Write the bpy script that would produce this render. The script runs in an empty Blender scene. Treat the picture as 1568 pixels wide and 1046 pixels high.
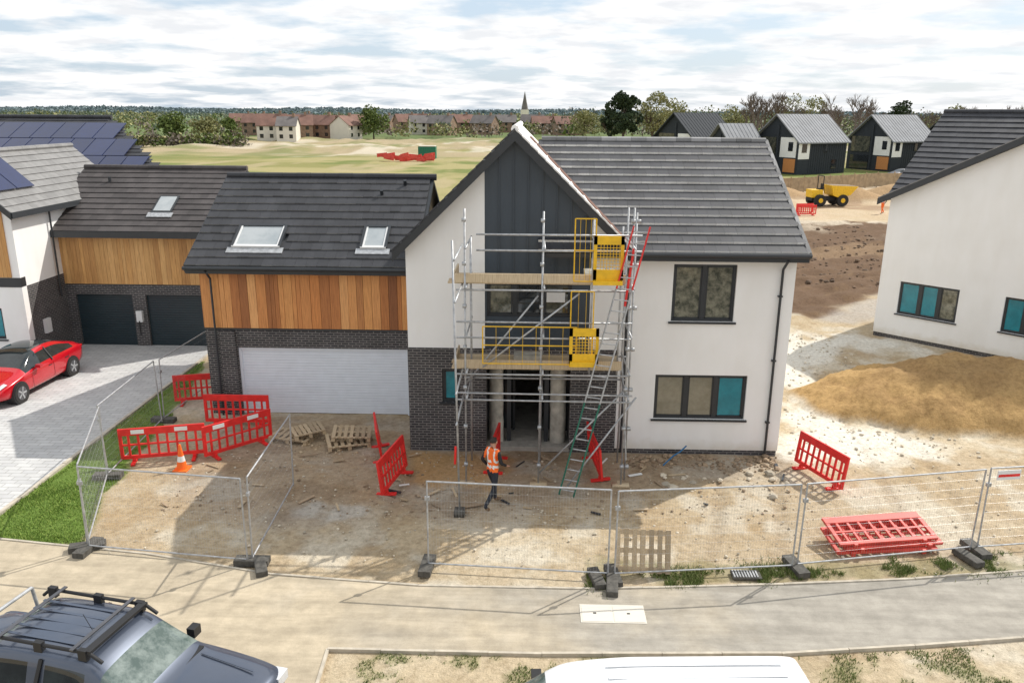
import bpy, math, random
import numpy as np
from mathutils import Vector, Matrix
random.seed(7); rng=np.random.default_rng(7)
sc=bpy.context.scene; col=sc.collection
V=Vector
# ------------------------------------------------------------ materials
def nodes(name):
    m=bpy.data.materials.new(name); m.use_nodes=True; nt=m.node_tree
    return m,nt,nt.nodes['Principled BSDF']
def ramp(nt,fac,stops):
    r=nt.nodes.new('ShaderNodeValToRGB'); nt.links.new(fac,r.inputs[0])
    el=r.color_ramp.elements
    while len(el)<len(stops): el.new(.5)
    for e,(p,c) in zip(el,stops): e.position=p; e.color=(*c,1) if len(c)==3 else c
    return r.outputs[0]
def noise(nt,vec,scale,detail=4,rough=.55):
    n=nt.nodes.new('ShaderNodeTexNoise'); n.inputs['Scale'].default_value=scale
    n.inputs['Detail'].default_value=detail; n.inputs['Roughness'].default_value=rough
    if vec is not None: nt.links.new(vec,n.inputs['Vector'])
    return n.outputs['Fac']
def math_(nt,op,a,b=None,c=None):
    n=nt.nodes.new('ShaderNodeMath'); n.operation=op
    for i,x in enumerate((a,b,c)):
        if x is None: continue
        if isinstance(x,(int,float)): n.inputs[i].default_value=x
        else: nt.links.new(x,n.inputs[i])
    return n.outputs[0]
def mixc(nt,fac,a,b,mode='MIX'):
    n=nt.nodes.new('ShaderNodeMix'); n.data_type='RGBA'; n.blend_type=mode
    for s,x in ((0,fac),(6,a),(7,b)):
        if isinstance(x,(int,float)): n.inputs[s].default_value=x
        elif isinstance(x,tuple): n.inputs[s].default_value=(*x,1)
        else: nt.links.new(x,n.inputs[s])
    return n.outputs[2]
def bump(nt,b,h,strength,dist=.02):
    n=nt.nodes.new('ShaderNodeBump'); n.inputs['Strength'].default_value=strength; n.inputs['Distance'].default_value=dist
    nt.links.new(h,n.inputs['Height']); nt.links.new(n.outputs[0],b.inputs['Normal'])
def objco(nt):
    return nt.nodes.new('ShaderNodeTexCoord').outputs['Object']
def mat(name,c,rough=.6,metal=0,var=.12,scale=3,bs=0,bscale=60,coat=0,isl=0,c2=None,spec=.5):
    m,nt,b=nodes(name); co=objco(nt)
    n1=noise(nt,co,scale,5)
    hi=c2 if c2 else tuple(min(1,x*(1+var)) for x in c); lo=tuple(x*(1-var) for x in c)
    out=ramp(nt,n1,[(.3,lo),(.7,hi)])
    if isl:
        g=nt.nodes.new('ShaderNodeNewGeometry')
        v=math_(nt,'MULTIPLY_ADD',g.outputs['Random Per Island'],isl*2,1-isl)
        h=nt.nodes.new('ShaderNodeHueSaturation'); nt.links.new(out,h.inputs['Color']); nt.links.new(v,h.inputs['Value']); out=h.outputs[0]
    nt.links.new(out,b.inputs['Base Color'])
    b.inputs['Roughness'].default_value=rough; b.inputs['Metallic'].default_value=metal
    b.inputs['Coat Weight'].default_value=coat; b.inputs['Specular IOR Level'].default_value=spec
    if bs: bump(nt,b,noise(nt,co,bscale,3),bs,.01)
    return m
def brickmat(name,c1,c2,mortar,bw=.225,bh=.075,ms=.012,horizontal=False,var=.3):
    m,nt,b=nodes(name); co=objco(nt)
    s=nt.nodes.new('ShaderNodeSeparateXYZ'); nt.links.new(co,s.inputs[0])
    cb=nt.nodes.new('ShaderNodeCombineXYZ')
    if horizontal: nt.links.new(s.outputs[0],cb.inputs[0]); nt.links.new(s.outputs[1],cb.inputs[1])
    else:
        nt.links.new(math_(nt,'ADD',s.outputs[0],s.outputs[1]),cb.inputs[0]); nt.links.new(s.outputs[2],cb.inputs[1])
    t=nt.nodes.new('ShaderNodeTexBrick'); nt.links.new(cb.outputs[0],t.inputs['Vector'])
    t.inputs['Scale'].default_value=1; t.inputs['Brick Width'].default_value=bw; t.inputs['Row Height'].default_value=bh
    t.inputs['Mortar Size'].default_value=ms; t.inputs['Mortar Smooth'].default_value=.1
    t.inputs['Color1'].default_value=(*c1,1); t.inputs['Color2'].default_value=(*c2,1); t.inputs['Mortar'].default_value=(*mortar,1)
    n=noise(nt,co,1.3,5); v=ramp(nt,n,[(.25,(1-var,)*3),(.75,(1+var,)*3)])
    nt.links.new(mixc(nt,1.0,t.outputs['Color'],v,'MULTIPLY'),b.inputs['Base Color'])
    b.inputs['Roughness'].default_value=.85
    bump(nt,b,math_(nt,'SUBTRACT',1,t.outputs['Fac']),.5,.01)
    return m
def rendermat(name):
    m,nt,b=nodes(name); co=objco(nt)
    a=ramp(nt,noise(nt,co,.7,5),[(.3,(.845,.84,.82)),(.7,(.885,.88,.865))])
    mp=nt.nodes.new('ShaderNodeMapping'); nt.links.new(co,mp.inputs[0]); mp.inputs['Scale'].default_value=(1.2,1.2,.35)
    st=ramp(nt,noise(nt,mp.outputs[0],1.5,4),[(.35,(.965,.96,.95)),(.6,(1,1,1))])
    s=nt.nodes.new('ShaderNodeSeparateXYZ'); nt.links.new(co,s.inputs[0])
    low=math_(nt,'ADD',s.outputs[2],math_(nt,'MULTIPLY',noise(nt,co,3,4),.5))
    dirt=ramp(nt,low,[(.35,(.82,.78,.70)),(.7,(1,1,1))])
    x=mixc(nt,1.0,mixc(nt,1.0,a,st,'MULTIPLY'),dirt,'MULTIPLY')
    nt.links.new(x,b.inputs['Base Color']); b.inputs['Roughness'].default_value=.9
    bump(nt,b,noise(nt,co,150,3),.25,.005)
    return m
def woodmat(name,stops):
    m,nt,b=nodes(name); co=objco(nt)
    g=nt.nodes.new('ShaderNodeNewGeometry')
    base=ramp(nt,g.outputs['Random Per Island'],stops)
    mp=nt.nodes.new('ShaderNodeMapping'); nt.links.new(co,mp.inputs[0]); mp.inputs['Scale'].default_value=(14,14,.8)
    gr=ramp(nt,noise(nt,mp.outputs[0],3,6,.65),[(.25,(.68,.6,.55)),(.6,(1.1,1.08,1.05))])
    nt.links.new(mixc(nt,1.0,base,gr,'MULTIPLY'),b.inputs['Base Color']); b.inputs['Roughness'].default_value=.6
    return m
def glassmat(name,c,c2,scale=1.2,rough=.04):
    m,nt,b=nodes(name); co=objco(nt)
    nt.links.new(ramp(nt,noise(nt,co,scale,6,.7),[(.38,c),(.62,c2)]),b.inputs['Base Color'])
    b.inputs['Roughness'].default_value=rough; b.inputs['Specular IOR Level'].default_value=.7
    return m
M={}
M['white']=rendermat('white_render')
M['brick']=brickmat('dark_brick',(.030,.029,.034),(.060,.055,.057),(.19,.18,.17))
M['brick2']=brickmat('brown_brick',(.20,.10,.06),(.28,.15,.09),(.3,.26,.2))
M['tile']=mat('roof_tile',(.050,.051,.057),.5,isl=.14,var=.18,scale=1.2,spec=.35)
M['tilel']=mat('roof_tile_left',(.040,.041,.046),.55,isl=.14,var=.18,scale=1.5,spec=.35)
M['tileb']=mat('roof_tile_brown',(.075,.066,.064),.6,isl=.16,var=.18,scale=1.5,spec=.35)
M['tileedge']=mat('tile_edge',(.86,.85,.82),.7,isl=.14)
M['tileedge2']=mat('tile_edge_dark',(.018,.018,.02),.7)
M['tileedge3']=mat('tile_edge_mid',(.22,.22,.22),.7,isl=.4)
M['tilelg']=mat('roof_tile_light',(.20,.195,.19),.55,isl=.12)
M['anth']=mat('anthracite_trim',(.028,.032,.037),.4,var=.1)
M['panel']=mat('blue_grey_cladding',(.045,.062,.082),.38,var=.12,scale=.8)
M['blackm']=mat('black_metal_cladding',(.040,.046,.054),.75,var=.1,spec=.15)
M['lightm']=mat('zinc_roof',(.24,.25,.265),.7,var=.15,scale=.5,spec=.2)
M['wood']=woodmat('cedar_cladding',[(0,(.62,.25,.075)),(.16,(.36,.14,.045)),(.3,(.55,.22,.07)),(.5,(.72,.35,.12)),(.68,(.48,.19,.06)),(.82,(.25,.095,.035)),(.9,(.66,.30,.10)),(1,(.78,.43,.18))])
M['wood2']=woodmat('larch_cladding',[(0,(.66,.37,.13)),(.3,(.46,.24,.08)),(.6,(.74,.45,.18)),(1,(.55,.31,.11))])
M['pallet']=woodmat('pallet_wood',[(0,(.42,.33,.21)),(.5,(.54,.44,.30)),(1,(.33,.26,.17))])
M['board']=woodmat('scaffold_board',[(0,(.48,.38,.24)),(.5,(.58,.48,.33)),(1,(.40,.32,.21))])
M['door']=mat('white_garage_door',(.74,.78,.84),.45,var=.04)
M['doorblk']=mat('dark_garage_door',(.018,.034,.042),.4,var=.1)
M['glass']=glassmat('window_glass',(.03,.035,.028),(.14,.135,.10),1.6)  # olive reflections mixed into the pane's base colour
M['glassd']=glassmat('dark_glass',(.012,.015,.018),(.03,.035,.04),1)
M['teal']=glassmat('blue_protective_film',(.004,.17,.22),(.01,.25,.31),2,.25)
M['beige']=glassmat('beige_reflection_glass',(.20,.18,.13),(.27,.25,.19),2.2,.12)  # glass pane; its beige reflection is painted as base colour
M['refg']=glassmat('painted_reflection_glass',(.05,.055,.04),(.25,.24,.18),4.5,.06)  # mottled noise colour stands in for reflected surroundings
M['skyl']=glassmat('skylight_glass',(.30,.34,.36),(.42,.45,.46),.8,.05)
M['solar']=mat('solar_panel',(.010,.020,.075),.12,var=.1,isl=.15)
M['steel']=mat('galvanised_steel',(.44,.45,.46),.45,.45,var=.25,scale=9)
M['white2']=mat('white_plastic',(.75,.75,.74),.4,var=.03)
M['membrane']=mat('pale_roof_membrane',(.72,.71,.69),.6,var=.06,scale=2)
M['dust']=mat('concrete_edging',(.48,.43,.35),.9,var=.2,scale=5)
M['red']=mat('red_barrier_plastic',(.72,.025,.022),.42,var=.2,scale=4)
M['redo']=mat('faded_red_barrier',(.62,.07,.05),.55,var=.25,scale=4)
M['yellow']=mat('yellow_paint',(.80,.48,.015),.42,var=.15,scale=6)
M['rubber']=mat('black_rubber',(.022,.021,.02),.8,var=.3)
M['feet']=mat('fence_foot',(.085,.08,.07),.85,var=.4,scale=12)
M['orange']=mat('hi_vis_orange',(.95,.16,.015),.6,var=.08)
M['refl']=mat('reflective_tape',(.78,.79,.77),.4,var=.02)
M['navy']=mat('dark_trousers',(.022,.026,.036),.85,var=.25,scale=20)
M['black']=mat('black_sleeves',(.018,.018,.02),.8)
M['skin']=mat('skin',(.48,.26,.18),.55,var=.08)
M['hair']=mat('dark_hair',(.025,.016,.011),.7)
M['boot']=mat('tan_boot',(.18,.11,.06),.7)
M['carred']=mat('red_car_paint',(.55,.004,.014),.22,.15,var=.02,coat=1)
M['pick']=mat('grey_pickup_paint',(.075,.092,.13),.3,.35,var=.05,coat=.8)
M['van']=mat('white_van_paint',(.84,.85,.86),.25,var=.02,coat=.5)
M['carglass']=glassmat('car_glass',(.012,.016,.018),(.03,.04,.042),1.5,.03)
M['screen']=glassmat('windscreen_glass',(.07,.10,.09),(.22,.26,.24),3.5,.04)
M['alloy']=mat('alloy_wheel',(.16,.16,.17),.35,.8)
M['lamp']=mat('headlamp',(.6,.62,.65),.08,var=.1,coat=1)
M['green']=mat('green_container_paint',(.01,.16,.09),.5)
M['rack']=mat('black_rack',(.015,.015,.016),.5)
M['poly']=mat('polythene_sheet',(.46,.44,.38),.25,var=.3,scale=4)
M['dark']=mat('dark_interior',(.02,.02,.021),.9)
M['concrete']=mat('concrete',(.36,.34,.30),.9,var=.2,scale=6,bs=.3)
M['redbrown']=mat('clay_tile_roof',(.20,.11,.085),.9,var=.25,scale=.5)
M['greyr']=mat('grey_tile_roof',(.15,.135,.13),.9,var=.2,scale=.5)
M['cream']=mat('cream_render',(.66,.62,.54),.9,var=.06,scale=.5)
M['fencew']=mat('timber_fence',(.36,.27,.17),.85,var=.25,scale=2)
M['trunk']=mat('tree_bark',(.10,.075,.055),.9,var=.3)
M['twig']=mat('bare_twigs',(.15,.12,.10),.9,var=.3)
M['blue']=mat('blue_water_pipe',(.01,.13,.30),.5)
M['lime']=mat('ladder_green',(.02,.15,.10),.5)
# ------------------------------------------------------------ mesh builder
class MB:
    def __init__(s): s.v=[];s.f=[];s.m=[];s.mats=[]
    def mi(s,mt):
        mt=M[mt] if isinstance(mt,str) else mt
        if mt not in s.mats: s.mats.append(mt)
        return s.mats.index(mt)
    def add(s,vs,fs,mt):
        o=len(s.v); s.v+= [tuple(x) for x in vs]; k=s.mi(mt)
        for f in fs: s.f.append(tuple(o+i for i in f)); s.m.append(k)
    def face(s,pts,mt): s.add(pts,[tuple(range(len(pts)))],mt)
    def box(s,x0,x1,y0,y1,z0,z1,mt):
        s.add([(x0,y0,z0),(x1,y0,z0),(x1,y1,z0),(x0,y1,z0),(x0,y0,z1),(x1,y0,z1),(x1,y1,z1),(x0,y1,z1)],
              [(0,3,2,1),(4,5,6,7),(0,1,5,4),(1,2,6,5),(2,3,7,6),(3,0,4,7)],mt)
    def ext(s,pts,d,mt):
        n=len(pts); a=[V(p) for p in pts]; d=V(d); b=[p+d for p in a]
        nn=V((0,0,0))
        for i in range(n): nn+=a[i].cross(a[(i+1)%n])
        if nn.dot(d)>0: a,b=b,a
        s.add(a+b,[tuple(range(n)),tuple(range(2*n-1,n-1,-1))]+[((i+1)%n,i,n+i,n+(i+1)%n) for i in range(n)],mt)
    def tube(s,p,q,r,mt,n=6,r2=None,cap=True):
        p=V(p);q=V(q);r2=r if r2 is None else r2; d=(q-p).normalized()
        a=d.orthogonal().normalized(); b=d.cross(a)
        vs=[]
        for c,rr in ((p,r),(q,r2)):
            for i in range(n):
                t=2*math.pi*i/n; vs.append(c+a*(rr*math.cos(t))+b*(rr*math.sin(t)))
        fs=[(i,(i+1)%n,n+(i+1)%n,n+i) for i in range(n)]
        if cap: fs+=[tuple(range(n-1,-1,-1)),tuple(range(n,2*n))]
        s.add(vs,fs,mt)
    def bar(s,p,q,w,h,mt,up=(0,0,1)):
        p=V(p);q=V(q);d=(q-p).normalized();u=V(up);a=d.cross(u).normalized()*(w/2);b=a.cross(d).normalized()*(h/2)
        s.add([p-a-b,p+a-b,p+a+b,p-a+b,q-a-b,q+a-b,q+a+b,q-a+b],[(0,3,2,1)[::-1],(4,5,6,7)[::-1],(0,1,5,4)[::-1],(1,2,6,5)[::-1],(2,3,7,6)[::-1],(3,0,4,7)[::-1]],mt)
    def build(s,name,parent=None,smooth=False,bevel=0,loc=None,rot=None,subs=0):
        me=bpy.data.meshes.new(name); me.from_pydata(s.v,[],s.f)
        for m in s.mats: me.materials.append(m)
        me.polygons.foreach_set('material_index',s.m)
        if smooth: me.polygons.foreach_set('use_smooth',[True]*len(s.f))
        me.update(); o=bpy.data.objects.new(name,me); col.objects.link(o)
        if parent: o.parent=parent
        if loc: o.location=loc
        if rot is not None: o.rotation_euler=rot if isinstance(rot,tuple) else (0,0,rot)
        if bevel:
            b=o.modifiers.new('b','BEVEL'); b.width=bevel; b.segments=2; b.limit_method='ANGLE'
        if subs:
            b=o.modifiers.new('s','SUBSURF'); b.levels=subs; b.render_levels=subs
        return o
def empty(name,loc=(0,0,0),rot=0):
    e=bpy.data.objects.new(name,None); e.location=loc; e.rotation_euler=(0,0,rot); e.empty_display_size=.3
    col.objects.link(e); return e
def wall(mb,x0,x1,z0,z1,y0,y1,ops,mt):
    xs=sorted({x0,x1,*[o[0] for o in ops],*[o[1] for o in ops]}); zs=sorted({z0,z1,*[o[2] for o in ops],*[o[3] for o in ops]})
    for i in range(len(xs)-1):
        for j in range(len(zs)-1):
            cx=(xs[i]+xs[i+1])/2; cz=(zs[j]+zs[j+1])/2
            if any(o[0]<cx<o[1] and o[2]<cz<o[3] for o in ops): continue
            mb.box(xs[i],xs[i+1],y0,y1,zs[j],zs[j+1],mt)
def window(mb,x0,x1,z0,z1,y,cuts,fills,sill=True,fr=.07):
    yf=y+.07
    mb.box(x0,x1,yf,yf+.07,z0,z0+fr,'anth'); mb.box(x0,x1,yf,yf+.07,z1-fr,z1,'anth')
    mb.box(x0,x0+fr,yf+.002,yf+.07,z0+fr,z1-fr,'anth'); mb.box(x1-fr,x1,yf+.002,yf+.07,z0+fr,z1-fr,'anth')
    w=x1-x0; xs=[x0]+[x0+w*c for c in cuts]+[x1]
    for c in xs[1:-1]: mb.box(c-fr*.9,c+fr*.9,yf+.004,yf+.07,z0+fr,z1-fr,'anth')
    for i,fm in enumerate(fills):
        a=xs[i];b=xs[i+1]; mb.box(a+.02,b-.02,yf+.04,yf+.06,z0+.02,z1-.02,fm)
        for (p0,p1,q0,q1) in ((a+fr,b-fr,z0+fr,z0+fr+.03),(a+fr,b-fr,z1-fr-.03,z1-fr),(a+fr,a+fr+.03,z0+fr,z1-fr),(b-fr-.03,b-fr,z0+fr,z1-fr)): mb.box(p0,p1,yf+.02,yf+.039,q0,q1,'anth')
    if sill: mb.box(x0-.07,x1+.07,y-.06,y+.12,z0-.05,z0-.002,'anth')
def tiles(mb,P0,U,Vd,W,L,mt='tile',em='tileedge',tw=.33,g=.355,clip=None,th=.034):
    P0=V(P0);U=V(U).normalized();Vd=V(Vd).normalized();N=U.cross(Vd)
    if N.z<0:N=-N
    n=int(math.ceil(L/g)); g=L/n
    for i in range(n):
        s0=i*g; s1=min(L+.02,s0+g+.05); off=(tw/2 if i%2 else 0)
        k=-1
        while True:
            k+=1; a=max(0,k*tw-off); b=min(W,(k+1)*tw-off)
            if a>=W-.01: break
            if b-a<.03: continue
            if clip and not clip((a+b)/2,s0+g/2): continue
            a+=.002;b-=.002; j=random.uniform(-.003,.003)
            hb=.021+th+j; ht=.024
            p=lambda x,s,h: P0+U*x+Vd*s+N*h
            vs=[p(a,s0,hb-th),p(b,s0,hb-th),p(b,s1,.0),p(a,s1,.0),p(a,s0,hb),p(b,s0,hb),p(b,s1,ht),p(a,s1,ht)]
            o=len(mb.v); mb.v+=[tuple(q) for q in vs]; k1=mb.mi(mt);k2=mb.mi(em)
            for f,m_ in (((4,5,6,7),k1),((0,1,5,4),k2),((1,2,6,5),k1),((3,0,4,7),k1)):
                mb.f.append(tuple(o+q for q in f)); mb.m.append(m_)
def ridge(mb,p,q,mt='tile',r=.11,seg=.45):
    p=V(p);q=V(q);L=(q-p).length;n=max(1,int(L/seg));d=(q-p)/n
    for i in range(n): mb.tube(p+d*i,p+d*(i+.985),r*random.uniform(.98,1.04),mt,8)
# ------------------------------------------------------------ ground
def vnoise(x,y,seed):
    r=np.random.default_rng(seed).random((256,256)); xi=np.floor(x).astype(int); yi=np.floor(y).astype(int)
    fx=x-xi; fy=y-yi; fx=fx*fx*(3-2*fx); fy=fy*fy*(3-2*fy)
    a=r[xi%256,yi%256];b=r[(xi+1)%256,yi%256];c=r[xi%256,(yi+1)%256];d=r[(xi+1)%256,(yi+1)%256]
    return (a*(1-fx)+b*fx)*(1-fy)+(c*(1-fx)+d*fx)*fy
def fbm(x,y,s,seed,o=4):
    t=0;am=1;tot=0
    for i in range(o):
        t=t+am*vnoise(x/s*2**i+17.3*i,y/s*2**i+5.1*i,seed+i); tot+=am; am*=.55
    return t/tot
def ss(a,b,x):
    t=np.clip((x-a)/(b-a),0,1); return t*t*(3-2*t)
def sdpoly(x,y,poly):
    d=np.full(x.shape,1e9); ins=np.zeros(x.shape,bool); n=len(poly)
    for i in range(n):
        ax,ay=poly[i]; bx,by=poly[(i+1)%n]; ex,ey=bx-ax,by-ay; wx,wy=x-ax,y-ay
        t=np.clip((wx*ex+wy*ey)/(ex*ex+ey*ey),0,1); d=np.minimum(d,np.hypot(wx-ex*t,wy-ey*t))
        c=((ay>y)!=(by>y))
        if by!=ay: ins^=c&(x<(bx-ax)*(y-ay)/(by-ay)+ax)
    return np.where(ins,d,-d)
L=np.linspace
xs=np.concatenate([L(-4000,-260,40)[:-1],L(-260,-60,80)[:-1],L(-60,-15,80)[:-1],L(-15,14,280)[:-1],L(14,44,160)[:-1],L(44,220,90)[:-1],L(220,4000,40)])
ys=np.concatenate([L(-300,10,20)[:-1],L(10,27,170)[:-1],L(27,48,120)[:-1],L(48,115,150)[:-1],L(115,400,150)[:-1],L(400,5000,70)])
X,Y=np.meshgrid(xs,ys,indexing='xy')
Z=(fbm(X,Y,.9,1,4)-.62)*.08
c=np.empty(X.shape+(3,)); c[:]=(.475,.38,.255)
def blend(mask,colr):
    global c
    mask=np.clip(mask,0,1)[...,None]; c=c*(1-mask)+np.array(colr)*mask
n1=fbm(X,Y,2.2,10); n2=fbm(X,Y,.6,20); n3=fbm(X,Y,7,30); n4=fbm(X,Y,.25,37,3)
blend(ss(.45,.65,n1)*.6,(.58,.50,.375)); blend(ss(.48,.7,n2)*.55,(.36,.27,.165)); blend(ss(.6,.75,n4)*.3,(.62,.57,.47))
blend(ss(.5,.62,fbm(X,Y,3.3,43))*.4,(.38,.275,.165))
blend(ss(.55,.66,fbm(X,Y,1.4,47))*.5,(.64,.60,.51))
sd=sdpoly(X,Y,[(-10.5,22.5),(-9,17.5),(-6,16.5),(-2,17),(2.5,18),(7,20.3),(7,21.2),(-3.4,23.7),(-9,23.7)])+(n1-.5)*3
blend(ss(-.8,.9,sd)*.75,(.34,.255,.175))
blend(ss(.50,.64,fbm(X,Y,1.1,77))*ss(-.8,.9,sd)*.6,(.42,.38,.32)); blend(ss(.52,.64,fbm(X,Y,.8,79))*ss(-.8,.9,sd)*.5,(.24,.17,.11))
sd=sdpoly(X,Y,[(-3.2,20.9),(-3.2,19),(-.9,18.6),(-.6,20.9)])+(n2-.5)*1.2
blend(ss(-.3,.3,sd)*.75,(.46,.28,.12))
d=np.hypot((X+4.8)/1.0,(Y-17.3)/.45)+(n2-.5)*1.2; blend(ss(1.1,.5,d)*.5,(.52,.51,.48))
for k,(x0,sl_) in enumerate(((-5.2,.12),(-3.6,.10),(3.9,.25),(5.4,.25),(8.6,.15),(10.2,.15))):
    rr=np.abs(X-x0-sl_*(Y-15)+.35*(n3-.5)); q=ss(.26,.06,rr)*((Y>14.5)&(Y<(19.5 if k<4 else 32))); Z-=q*.04; blend(q*(.25+.25*(np.sin(Y*22)>0)),(.33,.25,.165))
sd=sdpoly(X,Y,[(7.2,20.5),(9,30),(9.5,33),(13.5,35),(15,34),(24,24.5),(24,26.5),(14.8,32),(12,30.5),(10.6,27.5),(10,24),(12,21.5),(9,20.2)])+(n2-.5)*2.4+(n1-.5)*2.5
blend(ss(-.3,.9,sd)*.85,(.72,.69,.62))
sd=sdpoly(X,Y,[(9,30),(10,37),(13,44),(17,50),(20,60),(14,60),(9,45)])+(n1-.5)*3; blend(ss(-.5,1,sd)*ss(.45,.6,n2)*.6,(.42,.33,.22))
sdb=sdpoly(X,Y,[(20,74),(36,72),(31,64),(20.4,44),(13.2,35.8),(11.5,40),(13,48)])+(n1-.5)*2.5+(n3-.5)*3
blend(ss(-.3,.6,sdb),(.15,.095,.06)); Z+=ss(-.2,1,sdb)*(.10*np.sin((X*.5-Y*.9)*3.2+n1*4)+.30*(fbm(X,Y,1.0,51)-.4))
sd=sdpoly(X,Y,[(18,58),(29,60),(27,55),(17,52)])+(n1-.5)*4; blend(ss(-.3,.8,sd)*.45,(.32,.22,.13))
sd=sdpoly(X,Y,[(13,36.5),(20,43.5),(24,46),(18,38.5),(15,35.5)])+(n1-.5)*1.5; blend(ss(-.3,.6,sd)*.8,(.40,.36,.32))
# sand heap
r=np.hypot((X-14.6)/5.6,(Y-25.4)/3.0)+(n1-.5)*.30; hp=np.clip(1-r,0,1)**.85*2.0
for hx,hy,rx,ry,hh in ((17.6,25.0,4.6,2.9,1.9),(20.8,24.4,4.4,2.8,2.0),(12.6,25.8,3.4,2.2,1.0)):
    r2=np.hypot((X-hx)/rx,(Y-hy)/ry)+(n1-.5)*.30; hp=np.maximum(hp,np.clip(1-r2,0,1)**.85*hh)
hp=np.minimum(hp,1.25+.35*n1+.1*hp)
Z+=hp+ ss(0,.5,hp)*(.5*(fbm(X,Y,1.1,91)-.5)+.14*(n4-.5))
blend(ss(.0,.2,hp+(n2-.5)*.15),(.44,.285,.125)); blend(ss(.2,.5,hp)*ss(.46,.6,n2)*.6,(.29,.18,.08)); blend(ss(.9,1.3,hp)*.4,(.28,.18,.09))
blend(ss(.55,.7,fbm(X,Y,3,140))*ss(60,75,Y)*ss(130,100,Y)*.8,(.66,.58,.46))
sd=sdpoly(X,Y,[(24,74),(34,74),(60,95),(60,112),(28,100)])+(n3-.5)*6; blend(ss(-1,2,sd)*.8,(.50,.39,.26))
blend(ss(.48,.60,fbm(X,Y,5,145))*ss(76,84,Y)*ss(112,104,Y)*ss(20,28,X)*.7,(.28,.18,.11))
for (hx,hy,hr,hh) in ((36,92,5,1.6),(44,97,6,1.8),(26,93,4,1.1),(40,74,4,1.1),(29,96,5,1.2)):
    q=np.clip(1-np.hypot((X-hx)/hr,(Y-hy)/(hr*.6)),0,1); Z+=q*hh*(.7+.6*n1); blend(ss(0,.3,q),(.40,.27,.15))
sd=sdpoly(X,Y,[(-12.7,15.6),(-9.9,15.5),(-10.4,17),(-10.9,20),(-11.4,24),(-12,27.5),(-12.8,29.5),(-12.8,15.6)])+(n2-.5)*.5
grassmask=ss(-.1,.15,sd); blend(grassmask,(.15,.23,.05)); blend(grassmask*ss(.5,.75,n1)*.6,(.28,.28,.09))
sd=np.minimum(np.minimum(X+3.5,12.25-Y),Y-9)
vm=ss(0,.1,sd); blend(vm*.7,(.52,.43,.30)); blend(vm*ss(.5,.6,n2)*.5,(.38,.30,.19)); blend(vm*ss(.50,.62,fbm(X,Y,.55,65))*.5,(.19,.20,.08))
sd=.45-np.abs(Y-(14.9+.1*np.abs(X-3)*.6))+(n2-.5)*.9; blend(ss(0,.2,sd)*(X>1.3)*(X<14)*.45,(.20,.20,.09))
far=ss(60,85,Y+ (n3-.5)*10)*ss(24,14,X)+ss(116,125,Y)
far=np.clip(far,0,1)+ (X<-45)*(Y>10); far=np.clip(far,0,1)
fn=fbm(X,Y,18,200)
blend(far,(.24,.23,.085)); blend(far*ss(.42,.62,fn),(.34,.30,.14)); blend(far*ss(.50,.66,fbm(X,Y,9,220)),(.16,.19,.055)); blend(far*ss(.58,.68,fbm(X,Y/3,6,222))*.6,(.42,.34,.21))
band=ss(165,185,Y+(n3-.5)*20)*ss(330,270,Y); blend(band*.85*ss(.3,.6,fbm(X,Y,25,230)),(.40,.32,.21))
blend(band*ss(.6,.7,fbm(X,Y,12,233))*.7,(.60,.54,.44)); blend(band*ss(.55,.68,fbm(X,Y,10,236))*.7,(.18,.20,.07))
Z+=band*(fbm(X,Y,14,240)-.45)*3.6*ss(170,200,Y)
vf=ss(255,300,Y)
blend(vf,(.12,.16,.06))
q=vnoise(X/150+3,Y/330+1,300); q2=np.floor(q*6)/6
for k,cc in enumerate([(.12,.18,.065),(.24,.30,.10),(.11,.16,.07),(.30,.32,.14),(.16,.24,.08),(.26,.24,.15)]):
    blend(ss(380,440,Y)*(np.abs(q2-k/6)<.01),cc)
blend(ss(300,3500,Y)*.55,(.25,.32,.36))  # aerial haze painted in: ground colour turns pale blue with distance
flat=np.clip(ss(16.6,15.8,Y)*(Y>0)+ (X<-12.3)*(X>-45)*(Y<34),0,1)
Z=Z*(1-flat)-.03*flat
inside=((X>-3.1)&(X<6.9)&(Y>21.2)&(Y<30))|((X>-9.9)&(X<-3)&(Y>23.8)&(Y<31)); Z[inside]=-.1
ny,nx=X.shape
vco=np.stack([X,Y,Z],-1).reshape(-1,3)
me=bpy.data.meshes.new('ground'); me.vertices.add(nx*ny); me.vertices.foreach_set('co',vco.ravel())
i=np.arange(nx-1)[None,:]+nx*np.arange(ny-1)[:,None]; q=np.stack([i,i+1,i+nx+1,i+nx],-1).reshape(-1,4)
me.loops.add(q.size); me.loops.foreach_set('vertex_index',q.ravel().astype(np.int32))
me.polygons.add(len(q)); me.polygons.foreach_set('loop_start',(np.arange(len(q))*4).astype(np.int32)); me.polygons.foreach_set('loop_total',np.full(len(q),4,np.int32))
me.update(calc_edges=True)
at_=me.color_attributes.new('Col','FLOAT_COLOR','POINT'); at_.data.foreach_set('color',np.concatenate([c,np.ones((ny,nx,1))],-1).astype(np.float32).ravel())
me.polygons.foreach_set('use_smooth',[True]*len(q))
ground=bpy.data.objects.new('ground',me); col.objects.link(ground)
m,nt,b=nodes('ground_soil'); co=objco(nt)
a=nt.nodes.new('ShaderNodeAttribute'); a.attribute_name='Col'
f1=ramp(nt,noise(nt,co,7,9,.74),[(.3,(.66,.63,.58)),(.5,(1,1,1)),(.7,(1.25,1.24,1.22))])
vo=nt.nodes.new('ShaderNodeTexVoronoi'); vo.inputs['Scale'].default_value=17; nt.links.new(co,vo.inputs['Vector'])
f2=ramp(nt,vo.outputs['Distance'],[(.0,(1.2,1.19,1.17)),(.18,(1.02,1.02,1.02)),(.5,(.95,.95,.94))])
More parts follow.
